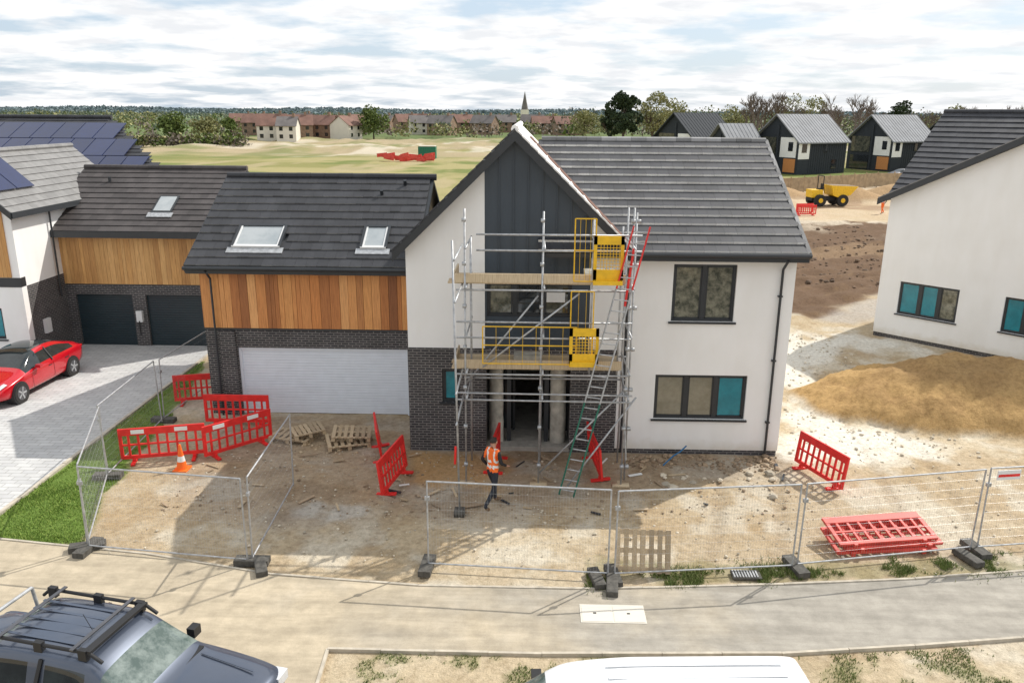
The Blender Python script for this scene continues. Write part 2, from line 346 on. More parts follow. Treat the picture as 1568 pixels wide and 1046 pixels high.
x=mixc(nt,1.0,mixc(nt,1.0,a.outputs['Color'],f1,'MULTIPLY'),f2,'MULTIPLY')
nt.links.new(x,b.inputs['Base Color']); b.inputs['Roughness'].default_value=.95; b.inputs['Specular IOR Level'].default_value=.15
bump(nt,b,math_(nt,'ADD',noise(nt,co,6,8,.7),math_(nt,'MULTIPLY',noise(nt,co,30,4),.4)),.8,.06)
me.materials.append(m)
def tarmac(name,c1,c2):
    m,nt,b=nodes(name); co=objco(nt)
    s=nt.nodes.new('ShaderNodeSeparateXYZ'); nt.links.new(co,s.inputs[0])
    big=noise(nt,co,.45,6,.6)
    k=math_(nt,'ADD',math_(nt,'MULTIPLY',s.outputs[0],.07),math_(nt,'MULTIPLY',big,1.3))
    base=ramp(nt,k,[(.35,c1),(.95,c2),(1.0,c2)])
    st=ramp(nt,noise(nt,co,2.5,6,.65),[(.35,(.84,.83,.81)),(.65,(1.1,1.09,1.07))])
    mp=nt.nodes.new('ShaderNodeMapping'); nt.links.new(co,mp.inputs[0]); mp.inputs['Scale'].default_value=(.25,2.2,1); mp.inputs['Rotation'].default_value=(0,0,.05)
    tr=ramp(nt,noise(nt,mp.outputs[0],1.6,5,.6),[(.4,(.88,.87,.85)),(.6,(1.08,1.07,1.05))])
    x=mixc(nt,1.0,mixc(nt,1.0,base,st,'MULTIPLY'),tr,'MULTIPLY'); fine=ramp(nt,noise(nt,co,70,2),[(.3,(.87,.87,.87)),(.7,(1.1,1.1,1.1))])
    nt.links.new(mixc(nt,1.0,x,fine,'MULTIPLY'),b.inputs['Base Color']); b.inputs['Roughness'].default_value=.9
    bump(nt,b,noise(nt,co,90,3),.4,.006); return m
M['path']=tarmac('dusty_footpath_tarmac',(.47,.405,.305),(.34,.32,.285))
M['road']=tarmac('road_asphalt',(.10,.10,.10),(.07,.07,.07))
M['pave']=brickmat('grey_block_paving',(.46,.46,.46),(.54,.54,.53),(.34,.335,.32),.42,.2,.012,True,.12)
up=[(-40,17.0),(-20,16.3),(-11.9,15.7),(-8.3,15.2),(-5.3,14.5),(-2.2,14.2),(1.4,14.2),(5.3,14.5),(8.1,14.8),(10.6,15.2),(14,15.9),(20,17.2),(40,22)]
lo=[(-3.4,3),(-3.55,12.15),(.3,12.15),(4.6,12.3),(7.1,12.6),(9.2,12.9),(14,13.7),(40,19)]
mb=MB(); mb.face([(x,y,.012) for x,y in ([(-40,3)]+lo+up[::-1])],'path'); mb.build('footpath')
mb=MB(); mb.face([(-40,-12,.004),(40,-12,.004),(40,9.6,.004),(-3.3,9.6,.004),(-3.3,3,.004),(-40,3,.004)],'road'); mb.build('road')
def strip(mb,pts,w,z0,z1,mt):
    for p,q in zip(pts,pts[1:]):
        d=(V((*q,0))-V((*p,0))); n=max(1,int(d.length/.9)); d/=n
        for i in range(n):
            a=V((*p,0))+d*i; bb=a+d*.992; zz=random.uniform(-.006,.006)
            mb.bar(a+V((0,0,(z0+z1)/2+zz)),bb+V((0,0,(z0+z1)/2+zz)),w,z1-z0,mt)
mb=MB(); strip(mb,up[2:],.055,-.1,.035,'dust'); strip(mb,lo[1:],.055,-.1,.035,'dust'); strip(mb,[lo[1],(-3.45,10)],.055,-.1,.035,'dust'); mb.build('path_edging_kerb')
mb=MB(); strip(mb,[(-3.3,9.7),(40,9.7)],.13,-.1,.11,'dust'); mb.build('road_kerb')
mb=MB(); mb.face([(-12.65,15.85,.022),(-12.75,31,.022),(-45,31,.022),(-45,15.85,.022)],'pave'); mb.build('block_paved_driveway')
mb=MB(); strip(mb,[(-12.6,15.9),(-12.7,30.8)],.1,-.05,.04,'dust'); mb.build('driveway_edging_kerb')
def stones(name,N,area,smin,smax,mt,zf=.0):
    mb=MB()
    for _ in range(N):
        x=random.uniform(area[0],area[1]);y=random.uniform(area[2],area[3]);s=random.uniform(smin,smax)*random.choice((.4,.5,.7,1))
        c_=V((x,y,zf+s*.1)); pts=[]
        for dz,rr in ((-.5,.8),(.2,1),(.7,.55)):
            for k in range(5):
                t=k*1.257+random.uniform(-.3,.3); r_=rr*s*random.uniform(.7,1.2); pts.append(c_+V((r_*math.cos(t),r_*math.sin(t),dz*s*.7)))
        fs=[(i,(i+1)%5,5+(i+1)%5,5+i) for i in range(5)]+[(5+i,5+(i+1)%5,10+(i+1)%5,10+i) for i in range(5)]+[(10,11,12,13,14)]
        mb.add(pts,fs,mt)
    return mb.build(name)
M['stone']=mat('rubble_stone',(.52,.46,.36),.9,isl=.3)
M['stone2']=mat('brown_clod',(.30,.22,.145),.95,isl=.35)
M['stone3']=mat('dark_clod',(.15,.10,.065),.95,isl=.35)
stones('rubble_stones',1500,(-9.3,12.5,15.0,20.8),.01,.045,'stone')
stones('rubble_clods',500,(-9,7,17,22.5),.02,.06,'stone2')
stones('house_edge_rubble',260,(2.6,6.9,20.0,20.9),.03,.12,'stone2')
stones('concrete_lumps',16,(3.5,7.5,18.2,19.8),.1,.2,'stone')
stones('white_rubble',700,(7.5,13,21,34),.02,.08,'stone')
stones('excavation_clods',700,(16,28,44,70),.08,.22,'stone3')
mb=MB()
for _ in range(46):
    x=random.uniform(-8.8,6.8); y=random.uniform(17,22) if x<-3.5 else random.uniform(17,20.6); a=random.uniform(0,3.14); l=random.uniform(.1,.55)
    mb.bar((x,y,.02),(x+l*math.cos(a),y+l*math.sin(a),random.uniform(.02,.06)),random.uniform(.03,.09),.02,random.choice(['pallet','pallet','refl','stone2','anth']))
mb.build('scattered_timber_offcuts')
# ------------------------------------------------------------ main house
house=empty('white_gabled_house')
YF=21.0; xc=-.43; zap=8.83; sl=.97
zr=lambda x,o=0: zap-sl*abs(x-xc)-o
mb=MB()
wall(mb,2.45,7.05,.14,5.62,YF,YF+.3,[(3.82,5.5,3.88,5.45),(3.5,6.03,1.06,2.36)],'white')
mb.box(2.47,7.02,YF+.015,YF+.3,-.1,.14,'brick')
mb.ext([(-3.34,YF,3.05),(-1.22,YF,3.05),(-1.22,YF,zr(-1.22,.15)),(-3.34,YF,zr(-3.34,.15))],(0,.3,0),'white')
mb.ext([(1.62,YF,3.05),(2.45,YF,3.05),(2.45,YF,zr(2.45,.15)),(1.62,YF,zr(1.62,.15))],(0,.3,0),'white')
wall(mb,-1.22,1.62,3.05,5.02,YF+.03,YF+.3,[(-1.17,1.13,3.95,4.91)],'panel')
mb.ext([(-1.22,YF+.03,5.02),(1.62,YF+.03,5.02),(1.62,YF+.03,zr(1.62,.15)),(xc,YF+.03,zap-.15),(-1.22,YF+.03,zr(-1.22,.15))],(0,.27,0),'panel')
wall(mb,-3.36,2.45,-.1,3.05,YF-.012,YF+.3,[(-2.42,-1.92,1.46,2.44),(-1.19,1.16,-.1,2.55)],'brick')
mb.ext([(7.05,YF+.3,-.1),(7.05,30,-.1),(7.05,30,5.8),(7.05,25.5,8.3),(7.05,YF+.3,5.98)],(-.3,0,0),'white')
mb.ext([(-3.34,YF+.3,-.1),(-3.34,30,-.1),(-3.34,30,5.75),(-3.34,YF+.3,5.75)],(.3,0,0),'white')
mb.box(-3.04,6.75,29.7,30,-.1,5.7,'white'); mb.ext([(-3.3,30,5.7),(2.5,30,5.7),(xc,30,8.65)],(0,-.3,0),'white')
mb.build('walls',house)
mb=MB()
x=-1.22+.38
while x<1.6:
    mb.box(x-.014,x+.014,YF-.01,YF+.03,5.02,zr(x,.2),'panel'); x+=.38
mb.box(-1.22,1.62,YF-.02,YF+.03,4.95,5.02,'anth')
mb.build('cladding_seams',house)
mb=MB()
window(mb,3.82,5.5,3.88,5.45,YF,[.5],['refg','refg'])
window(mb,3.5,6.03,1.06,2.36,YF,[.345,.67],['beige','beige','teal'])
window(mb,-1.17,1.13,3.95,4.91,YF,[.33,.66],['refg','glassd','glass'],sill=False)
mb.box(.45,.95,YF+.09,YF+.1,4.35,4.62,'white2')
window(mb,-2.42,-1.92,1.46,2.44,YF-.01,[],['teal'])
mb.build('windows',house)
mb=MB()
mb.box(-1.19,1.16,YF,22.4,.0,.14,'concrete'); mb.box(-1.39,-1.19,YF+.3,22.4,-.1,3,'brick'); mb.box(1.16,1.36,YF+.3,22.4,-.1,3,'brick')
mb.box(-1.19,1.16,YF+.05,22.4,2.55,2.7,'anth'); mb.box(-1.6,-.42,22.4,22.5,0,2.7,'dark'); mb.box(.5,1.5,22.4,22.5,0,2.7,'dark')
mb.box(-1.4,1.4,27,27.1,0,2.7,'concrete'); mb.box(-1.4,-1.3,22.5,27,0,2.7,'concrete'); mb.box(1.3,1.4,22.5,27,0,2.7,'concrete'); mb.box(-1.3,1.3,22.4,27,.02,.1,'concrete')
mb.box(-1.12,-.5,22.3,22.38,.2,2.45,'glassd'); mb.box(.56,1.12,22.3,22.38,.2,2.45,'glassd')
for a in (-1.19,-.47,.45,1.10): mb.box(a,a+.07,22.25,22.4,.14,2.55,'anth')
mb.box(-.40,.45,22.25,22.4,2.15,2.25,'anth')
mb.box(-.62,-.5,YF+.4,YF+.52,.14,2.55,'anth'); mb.box(.45,.57,YF+.4,YF+.52,.14,2.55,'anth')
mb.build('porch',house)
mb=MB()
for cx,w in ((-.91,.17),(.84,.19)):
    n=12; ring=[]; fo=[random.uniform(.75,1.3) for _ in range(n)]
    for kz in range(9):
        z=.14+kz*.30
        for k in range(n):
            t=2*math.pi*k/n; rr=w*fo[k]*(1+.12*random.random()); ring.append((cx+rr*math.cos(t),YF+.45+rr*.7*math.sin(t),z))
    mb.add(ring,[(a*n+k,a*n+(k+1)%n,(a+1)*n+(k+1)%n,(a+1)*n+k) for a in range(8) for k in range(n)],'poly')
mb.build('wrapped_porch_posts',house,smooth=True)
# roofs
mb=MB(); EY=20.58; RY=25.5; EZ=5.80; RZ=8.46; Ld=math.hypot(RY-EY,RZ-EZ)
tiles(mb,(.2,EY,EZ),(1,0,0),(0,RY-EY,RZ-EZ),7.0,Ld,g=.43,th=.075)
tiles(mb,(7.2,30.42,EZ),(-1,0,0),(0,-(30.42-RY),RZ-EZ),7.0,Ld,g=.40)
mb.ext([(.4,EY+.02,EZ-.02),(7.18,EY+.02,EZ-.02),(7.18,RY,RZ-.02),(.4,RY,RZ-.02)],(0,.0,-.12),'anth')
mb.ext([(.4,30.4,EZ-.02),(7.18,30.4,EZ-.02),(7.18,RY,RZ-.02),(.4,RY,RZ-.02)],(0,.0,-.12),'anth')
ridge(mb,(.3,RY,RZ+.02),(7.2,RY,RZ+.02),'tileedge3')
gl=math.hypot(3.15,3.15*sl); gy0=20.62; gy1=30.4
tiles(mb,(xc-3.15,gy0,zap-3.15*sl),(0,1,0),(1,0,sl),gy1-gy0,gl,em='tileedge2')
mb.ext([(xc-3.13,gy0+.02,zap-3.15*sl),(xc,gy0+.02,zap),(xc,gy1,zap),(xc-3.13,gy1,zap-3.15*sl)],(0,0,-.12),'anth')
mb.ext([(xc+3.13,gy0+.02,zap-3.13*sl),(xc,gy0+.02,zap),(xc,gy1,zap),(xc+3.13,gy1,zap-3.13*sl)],(0,0,-.121),'anth')
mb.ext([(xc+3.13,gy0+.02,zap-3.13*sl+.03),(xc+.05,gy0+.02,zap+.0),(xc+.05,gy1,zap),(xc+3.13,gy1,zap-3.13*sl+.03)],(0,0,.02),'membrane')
for k in range(9):
    o=.2+k*.34; mb.bar((xc+o,gy0+.05,zap-o*sl+.065),(xc+o,gy1-4.5,zap-o*sl+.065),.04,.03,'tileedge')
ridge(mb,(xc,gy0-.02,zap+.06),(xc,gy1,zap+.06),'tileedge',.10)
mb.bar((2.69,20.6,5.90),(-.05,25.5,8.56),.07,.04,'redbrown')
mb.build('roof',house)
mb=MB()
for sgn in (-1,1):
    a=V((xc,gy0-.03,zap+.04)); e=V((xc+sgn*3.2,gy0-.03,zap+.04-3.2*sl)); dn=V((0,0,-.27))
    mb.ext([a,e,e+dn,a+dn],(0,.04,0),'anth')
    n=16
    for k in range(n):
        p=a.lerp(e,k/n)+V((0,0,.03)); q=a.lerp(e,(k+.96)/n)+V((0,0,.045))
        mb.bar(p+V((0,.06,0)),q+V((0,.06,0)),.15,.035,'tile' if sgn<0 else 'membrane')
    a2=V((xc,gy0,zap-.2)); e2=V((xc+sgn*3.1,gy0,zap-.2-3.1*sl)); mb.ext([a2,e2,e2+V((0,.4,0)),a2+V((0,.4,0))],(0,0,-.02),'anth')
mb.box(2.55,7.22,20.56,20.6,5.60,5.84,'anth'); mb.box(2.55,7.2,20.6,YF,5.60,5.625,'anth'); mb.tube((2.5,20.5,5.78),(7.24,20.5,5.78),.065,'anth',10)
for k in range(14):
    p=V((7.21,EY,EZ+.03)).lerp(V((7.21,RY,RZ+.03)),k/14); q=V((7.21,EY,EZ+.05)).lerp(V((7.21,RY,RZ+.05)),(k+.97)/14); mb.bar(p,q,.1,.07,'tileedge3')
mb.ext([(7.2,EY,EZ),(7.2,RY,RZ),(7.2,RY,RZ-.2),(7.2,EY,EZ-.2)],(.025,0,0),'anth')
mb.tube((6.68,20.92,.1),(6.68,20.92,5.35),.036,'anth',8); mb.tube((6.68,20.92,5.35),(6.68,20.55,5.66),.036,'anth',8)
for z in (1,2.8,4.6): mb.box(6.62,6.74,20.91,21,z,z+.04,'anth')
mb.tube((2.62,20.92,.1),(2.62,20.92,5.35),.036,'anth',8)
mb.build('eaves_and_downpipes',house)
# garage wing
GY=23.6
mb=MB()
wall(mb,-10.05,-3.36,-.1,2.8,GY,GY+.3,[(-9.08,-3.75,-.1,2.2)],'brick')
mb.box(-9.6,-9.12,GY-.1,GY,-.1,2.75,'brick')
mb.box(-10.05,-9.75,GY+.3,30.8,-.1,4.6,'brick'); mb.box(-10.0,-3.36,GY+.04,GY+.3,2.8,4.62,'anth')
mb.ext([(-9.99,GY+.3,4.6),(-9.99,30.8,4.6),(-9.99,27.3,6.9)],(.2,0,0),'white')
mb.build('garage_walls',house)
mb=MB(); x=-10.05
while x<-3.4:
    w=random.choice((.13,.15,.2,.26,.3)); w=min(w,-3.36-x); mb.box(x+.005,x+w-.005,GY-.01-random.uniform(0,.012),GY+.04,2.83,4.6,'wood'); x+=w
y=GY+.02
while y<30.7: mb.box(-10.08,-10.05,y,y+.14,2.83,4.6,'wood'); y+=.148
mb.box(-10.08,-3.36,GY-.03,GY+.05,2.78,2.828,'anth')
mb.build('timber_cladding',house)
mb=MB(); z=0.02
while z<2.18:
    mb.box(-9.06,-3.77,GY+.10,GY+.14,z,z+.076,'door'); mb.box(-9.06,-3.77,GY+.12,GY+.14,z+.076,z+.088,'door'); z+=.088
mb.box(-9.08,-9.0,GY+.05,GY+.12,0,2.2,'door');mb.box(-3.83,-3.75,GY+.05,GY+.12,0,2.2,'door');mb.box(-9.0,-3.83,GY+.05,GY+.12,2.12,2.2,'door')
mb.build('white_garage_door',house)
mb=MB(); P=(-10.3,23.18,4.83); sv=V((0,4.12,2.3)); gl2=sv.length
def inw(a,s):
    x=-10.3+a; y=23.18+s*4.12/gl2
    for (x0,x1) in ((-9.1,-7.62),(-5.17,-4.38)):
        if x0<x<x1 and 23.93<y<24.85: return False
    return True
tiles(mb,P,(1,0,0),sv,6.9,gl2,mt='tilel',em='tileedge3',clip=inw,g=.42,th=.045)
tiles(mb,(-3.4,31.42,4.83),(-1,0,0),(0,-4.12,2.3),6.9,gl2,em='tileedge2')
mb.ext([(-10.28,23.2,4.81),(-3.3,23.2,4.81),(-3.3,27.3,7.11),(-10.28,27.3,7.11)],(0,0,-.12),'anth')
mb.ext([(-10.28,31.4,4.81),(-3.3,31.4,4.81),(-3.3,27.3,7.11),(-10.28,27.3,7.11)],(0,0,-.12),'anth')
ridge(mb,(-10.3,27.3,7.17),(-3.2,27.3,7.17),'tilel')
mb.box(-10.3,-3.55,23.15,23.18,4.62,4.84,'anth'); mb.box(-10.28,-3.5,23.18,GY,4.60,4.625,'anth'); mb.tube((-10.33,23.1,4.78),(-3.6,23.1,4.78),.06,'anth',10)
mb.ext([(-10.3,23.18,4.88),(-10.3,27.3,7.18),(-10.3,27.3,6.98),(-10.3,23.18,4.66)],(-.03,0,0),'anth')
mb.tube((-9.68,23.45,0),(-9.68,23.45,4.4),.034,'anth',8); mb.tube((-9.68,23.45,4.4),(-9.68,23.12,4.7),.034,'anth',8)
def onroof(x,y,h): return V((x,y,4.83+(y-23.18)*2.3/4.12))+V((0,-.487,.873))*h
for (x0,x1) in ((-9.1,-7.62),(-5.17,-4.38)):
    y0,y1=23.92,24.86
    def slab(a,b_,c_,d_,h0,h1,mt):
        p=[onroof(a,c_,h0),onroof(b_,c_,h0),onroof(b_,d_,h0),onroof(a,d_,h0)]; mb.ext(p,V((0,-.487,.873))*(h1-h0),mt)
    slab(x0,x1,y0,y1,.0,.09,'skyl')
    fw=.06
    slab(x0,x1,y0-.02,y0+fw,.0,.125,'white2'); slab(x0,x1,y1-fw,y1+.02,.0,.125,'anth'); slab(x0-.02,x0+fw,y0,y1,.0,.13,'anth'); slab(x1-fw,x1+.02,y0,y1,.0,.13,'anth')
    slab(x0+fw,x0+fw+.05,y0+fw,y1-fw,.08,.115,'white2'); slab(x1-fw-.05,x1-fw,y0+fw,y1-fw,.08,.115,'white2')
    slab(x0-.12,x1+.12,y0-.24,y0-.02,.05,.075,'steel')
for (x,y) in ((-4.9,26.4),(-4.2,26.9)): mb.tube(onroof(x,y,0),onroof(x,y,.22),.06,'anth',8)
mb.build('garage_roof',house)
# ------------------------------------------------------------ scaffolding
scf=empty('scaffolding')
mb=MB(); T=lambda p,q,r=.0245,mt='steel':mb.tube(p,q,r,mt,7)
fx=[-1.6,.28,2.42]; yF,yB=18.95,20.35
tops={-1.6:7.1,.28:7.05,2.42:7.15}
for x in fx: T((x,yF,0),(x+.02,yF,tops[x])); T((x+.05,yB,0),(x+.05,yB,5.9 if x<2 else 7.0))
T((-1.62,17.25,0),(-1.72,17.3,6.6)); T((1.5,yF,3.0),(1.5,yF,6.9)); T((2.2,yF+.1,3.0),(2.2,yF+.1,6.7)); T((2.55,yF+.35,0),(2.55,yF+.35,7.0)); T((-1.45,yF+.2,2.2),(-1.45,yF+.2,6.4))
for z in (2.32,2.5): T((-1.85,yF-.05,z),(2.6,yF-.05,z-.02))
for z in (3.0,3.95,4.35,5.15,6.12,6.5): T((-1.8 if z<6 else -1.3,yF-.05,z),(2.65 if z>6 else 2.5,yF-.05,z))
for z in (2.4,3.05,5.2): T((-1.75,yB+.05,z),(2.6,yB+.05,z))
for x in fx:
    for z in (2.4,3.05,4.0,5.2,6.15): T((x+.06,yF-.3,z+.05),(x+.06,yB+.25,z+.05))
for z in (2.35,3.1,5.25,6.2): T((-1.66,17.1,z),(-1.66,19.2,z))
T((-1.15,yF-.08,3.2),(1.2,yF-.08,5.1)); T((.3,yF+.02,.3),(2.4,yF+.02,2.6)); T((-1.6,yF+.05,2.7),(.2,yF+.05,5.0)); T((2.5,yF-.2,.8),(2.5,yB+.3,3.0)); T((1.0,18.4,.2),(2.75,19.3,2.3))
for x in fx+[2.55]:
    for z in np.arange(.5,6.9,1.05): mb.box(x-.045,x+.05,yF-.07,yF+.04,z,z+.08,'steel')
for x in fx: mb.box(x-.08,x+.08,yF-.08,yF+.08,0,.015,'steel'); mb.box(x-.22,x+.22,yF-.11,yF+.11,-.02,.0+.03,'board')
mb.box(-1.75,-1.5,17.1,17.4,-.01,.12,'feet')
mb.build('poles',scf,smooth=True)
mb=MB()
for z0 in (3.1,5.28):
    for k in range(5):
        y=yF+.06+k*.235; mb.box(-1.9-random.random()*.12,2.25+random.random()*.1,y,y+.225,z0,z0+.038,'board')
    mb.box(-1.85,2.3,yF-.0,yF+.038,z0+.04,z0+.26,'board')
    mb.box(-1.88,-1.84,yF,yB-.1,z0+.04,z0+.26,'board')
mb.build('deck_boards',scf)
mb=MB()
def mesh_panel(mb,p,w,h,du,mt,step=.12):
    p=V(p);du=V(du).normalized()
    for a,b in ((0,0),(w,0)): mb.tube(p+du*a,p+du*a+V((0,0,h)),.016,mt,5)
    for z in (0,h*.5,h): mb.tube(p+V((0,0,z)),p+du*w+V((0,0,z)),.016,mt,5)
    n=int(w/step)
    for k in range(1,n): mb.tube(p+du*(k*w/n),p+du*(k*w/n)+V((0,0,h)),.006,mt,4)
mesh_panel(mb,(-1.15,yF-.1,3.3),2.3,.95,(1,0,0),'yellow',.3)
mesh_panel(mb,(1.0,yF-.1,3.25),.55,1.9,(1,0,0),'yellow',.14)
mesh_panel(mb,(1.05,yF-.1,5.4),.5,1.5,(1,0,0),'yellow',.12)
def solidguard(x0,x1,z0,z1,y):
    mb.box(x0,x1,y,y+.03,z0,z0+.25,'yellow'); mb.box(x0,x0+.08,y,y+.04,z0,z1,'yellow'); mb.box(x1-.08,x1,y,y+.04,z0,z1,'yellow'); mb.box(x0,x1,y,y+.05,z1-.2,z1,'yellow')
    k=x0+.16
    while k<x1-.1: mb.box(k,k+.012,y,y+.02,z0+.25,z1-.2,'yellow'); k+=.075
    for zz in np.arange(z0+.32,z1-.22,.075): mb.box(x0,x1,y+.004,y+.016,zz,zz+.012,'yellow')
solidguard(1.50,2.22,5.45,6.5,yF-.16); solidguard(.98,1.7,3.35,4.25,yF-.2); mb.box(1.0,1.65,yF-.3,yF-.1,3.3,3.42,'yellow'); mb.box(1.5,2.2,yF-.3,yF-.12,5.35,5.45,'yellow')
mb.build('yellow_guards',scf)
mb=MB()
a=V((.80,18.35,0.02)); b_=V((2.42,18.8,6.75)); sd_=V((.36,-.14,0))
for o in (V((0,0,0)),sd_):
    m1=a+(b_-a)*.36+o; m2_=a+(b_-a)*.78+o; mb.bar(a+o,m1,.03,.09,'lime',(0,1,0)); mb.bar(m1,m2_,.03,.08,'steel',(0,1,0)); mb.bar(m2_,b_+o,.03,.085,'red',(0,1,0))
for k in range(25):
    p=a+(b_-a)*((k+.5)/25); mb.tube(p,p+sd_,.016,'steel',6)
mb.build('ladder',scf)
mb=MB(); mb.tube((2.3,yF-.1,4.8),(2.45,yF-.1,6.2),.03,'red',6)
mb.tube((-1.72,17.28,1.3),(-1.7,17.26,1.75),.03,'red',6); mb.box(1.35,2.1,19.3,20.0,5.32,5.5,'poly'); mb.box(-.4,.3,19.6,20,3.14,3.28,'poly'); mb.build('tags_and_materials',scf)
# ------------------------------------------------------------ barriers
def barrier(p,q,lean=0,white=False,name='red_pedestrian_barrier',mt='red',z=0,feet=True):
    p=V((*p,0));q=V((*q,0));mid=(p+q)/2;d=q-p;Ln=d.length;ang=math.atan2(d.y,d.x)
    mb=MB(); w=Ln/2;t=.03
    mb.box(-w,w,-t,t,.80,1.0,mt); mb.box(-w,w,-t,t,.12,.22,mt); mb.box(-w,-w+.09,-t,t,.22,.8,mt); mb.box(w-.09,w,-t,t,.22,.8,mt); mb.box(-w+.09,w-.09,-t*.8,t*.8,.50,.55,mt)
    n=9
    for k in range(1,n):
        x=-w+2*w*k/n
        mb.box(x-.03,x+.03,-t*.7,t*.7,.22,.50,mt); mb.box(x-.03,x+.03,-t*.7,t*.7,.55,.80,mt)
    if white:
        for a in (-w*.55,w*.45): mb.box(a-.17,a+.17,-t-.004,t+.004,.84,.96,'refl')
    for s in (-w*.7,w*.7):
        if feet: mb.box(s-.05,s+.05,-.26,.26,0,.06,mt)
        mb.box(s-.045,s+.045,-.05,.05,.06,.12,mt)
    return mb.build(name,bevel=.008,loc=(mid.x,mid.y,z),rot=(lean,0,ang))
barrier((-11.6,24.3),(-10.1,24.7))
barrier((-9.9,22.6),(-7.9,22.6)); barrier((-11.1,19.75),(-8.95,20.3),white=True); barrier((-8.9,20.0),(-7.5,21.5),white=True)
barrier((-4.3,21.4),(-3.95,19.9),.15); barrier((-3.25,19.7),(-3.6,17.9),.12); barrier((-.95,19.3),(-.8,20.7)); barrier((1.75,20.9),(1.95,18.9),.1)
barrier((7.35,20.4),(8.0,18.65),-.12)
barrier((6.8,15.5),(9.1,15.75),-1.40,mt='redo',feet=False,z=.06); barrier((7.0,15.5),(9.25,15.85),-1.36,mt='redo',z=.15,feet=False); barrier((6.85,15.52),(9.15,15.9),-1.34,mt='redo',z=.24,feet=False)
barrier((25.2,76.8),(27.2,77.2)); barrier((25.6,78.2),(27.4,78.6))
# ------------------------------------------------------------ temporary fence
def heras(p,q,h=2.0,tilt=0):
    p=V((*p,0));q=V((*q,0));d=q-p;Ln=d.length;ang=math.atan2(d.y,d.x); mb=MB()
    r=.019
    for x in (.03,Ln-.03): mb.tube((x,0,.05),(x,0,h),r,'steel',7)
    for z in (.12,h): mb.tube((.03,0,z),(Ln-.03,0,z),r,'steel',7)
    n=int(Ln/.06)
    for k in range(1,n):
        x=.03+(Ln-.06)*k/n
        mb.tube((x,0,.12),(x,0,h),.0013,'steel',3,cap=False)
    for k in range(1,9): z=.12+(h-.12)*k/9; mb.tube((.03,0,z),(Ln-.03,0,z),.0013,'steel',3,cap=False)
    mb.box(-.02,.08,-.03,.03,h-.42,h-.34,'steel')
    mb.box(-.13,.13,-.36,.36,0.0,.13,'feet')
    return mb.build('temporary_mesh_fence_panel',loc=(p.x,p.y,.01),rot=(tilt,0,ang))
for k,(p,q) in enumerate([((-9.6,15.3),(-5.9,14.85)),((-9.65,15.35),(-11.0,18.8)),((-11.0,18.85),(-11.3,22.7)),((-11.3,22.8),(-11.15,26.3)),((-5.85,14.9),(-6.0,18.5)),
            ((-2.1,14.85),(1.72,14.6)),((1.8,14.6),(5.65,15.05)),((5.72,15.1),(9.85,15.95)),((9.95,15.95),(13.5,16.5))]):
    heras(p,q,tilt=(0,.02,-.02,.03,.02,-.015,.01,.02,-.01)[k])
mb=MB()
for x,y,a in ((1.45,14.5,.2),(1.75,14.25,-.1),(9.6,15.6,.3),(13.3,16.3,0),(-5.6,14.7,.4)):
    ca,sa=math.cos(a),math.sin(a); mb.add([(x+ca*u-sa*v,y+sa*u+ca*v,z) for z in (0,.14) for u,v in ((-.12,-.34),(.12,-.34),(.12,.34),(-.12,.34))],[(0,3,2,1),(4,5,6,7),(0,1,5,4),(1,2,6,5),(2,3,7,6),(3,0,4,7)],'feet')
mb.build('fence_foot_blocks',bevel=.02)
mb=MB(); mb.box(0,.55,-.01,.01,0,.22,'white2'); mb.box(.02,.53,-.014,.014,.07,.13,'red'); mb.build('site_sign',loc=(10.15,16.0,1.72),rot=.16)
# ------------------------------------------------------------ pallets etc
def pallet(loc,rot,w=1.2,d=1.0,name='wooden_pallet'):
    mb=MB()
    for k in range(3): x=-w/2+k*(w-.1)/2; mb.box(x,x+.1,-d/2,d/2,.0,.02,'pallet'); [mb.box(x,x+.1,yy-.07,yy+.07,.02,.1,'pallet') for yy in (-d/2+.07,0,d/2-.07)]
    for yy in (-d/2+.07,0,d/2-.07): mb.box(-w/2,w/2,yy-.05,yy+.05,.1,.12,'pallet')
    for k in range(7): x=-w/2+k*(w-.1)/6; mb.box(x,x+.1,-d/2,d/2,.12,.142,'pallet')
    return mb.build(name,loc=loc,rot=rot)
pallet((-5.25,21.35,.02),(.04,.03,.35)); pallet((-5.15,21.5,.19),(.02,.06,.15),1.1,.9); pallet((-6.9,21.6,.02),(0,.03,-.2),1.2,.8); pallet((-6.5,21.7,.17),(0,-.06,.5),.9,.8)
pallet((2.45,15.05,.42),(1.2,0,-.06),1.15,.9)
stones('broken_timber_pile',60,(-7.5,-4.5,20.6,22.3),.04,.12,'pallet')
mb=MB(); mb.box(4.3,4.9,14.65,14.95,0,.05,'feet'); [mb.box(4.32+k*.06,4.35+k*.06,14.67,14.93,.05,.07,'steel') for k in range(9)]; mb.build('drain_grate')
mb=MB(); mb.box(1.05,2.3,13.08,13.66,.0,.022,'cream'); mb.box(1.08,1.66,13.11,13.63,.022,.028,'cream'); mb.box(1.69,2.27,13.11,13.63,.022,.028,'cream'); [mb.box(x,x+.06,13.35,13.39,.028,.031,'rubber') for x in (1.3,1.95)]; mb.build('utility_chamber_cover')
mb=MB(); mb.box(-.19,.19,-.19,.19,0,.035,'orange')
zz=[(.035,.14),(.25,.105),(.40,.08),(.55,.055),(.72,.03)]
for k in range(4): mb.tube((0,0,zz[k][0]),(0,0,zz[k+1][0]),zz[k][1],'refl' if k in(1,) else 'orange',14,zz[k+1][1],cap=(k==3))
mb.build('traffic_cone',loc=(-9.3,19.45,0))
mb=MB(); pts=[(3.7,20.1,.05),(4.0,20.3,.25),(4.2,20.45,.3),(4.4,20.6,.42)]
for a,b_ in zip(pts,pts[1:]): mb.tube(a,b_,.02,'blue',6)
mb.build('blue_water_pipe')
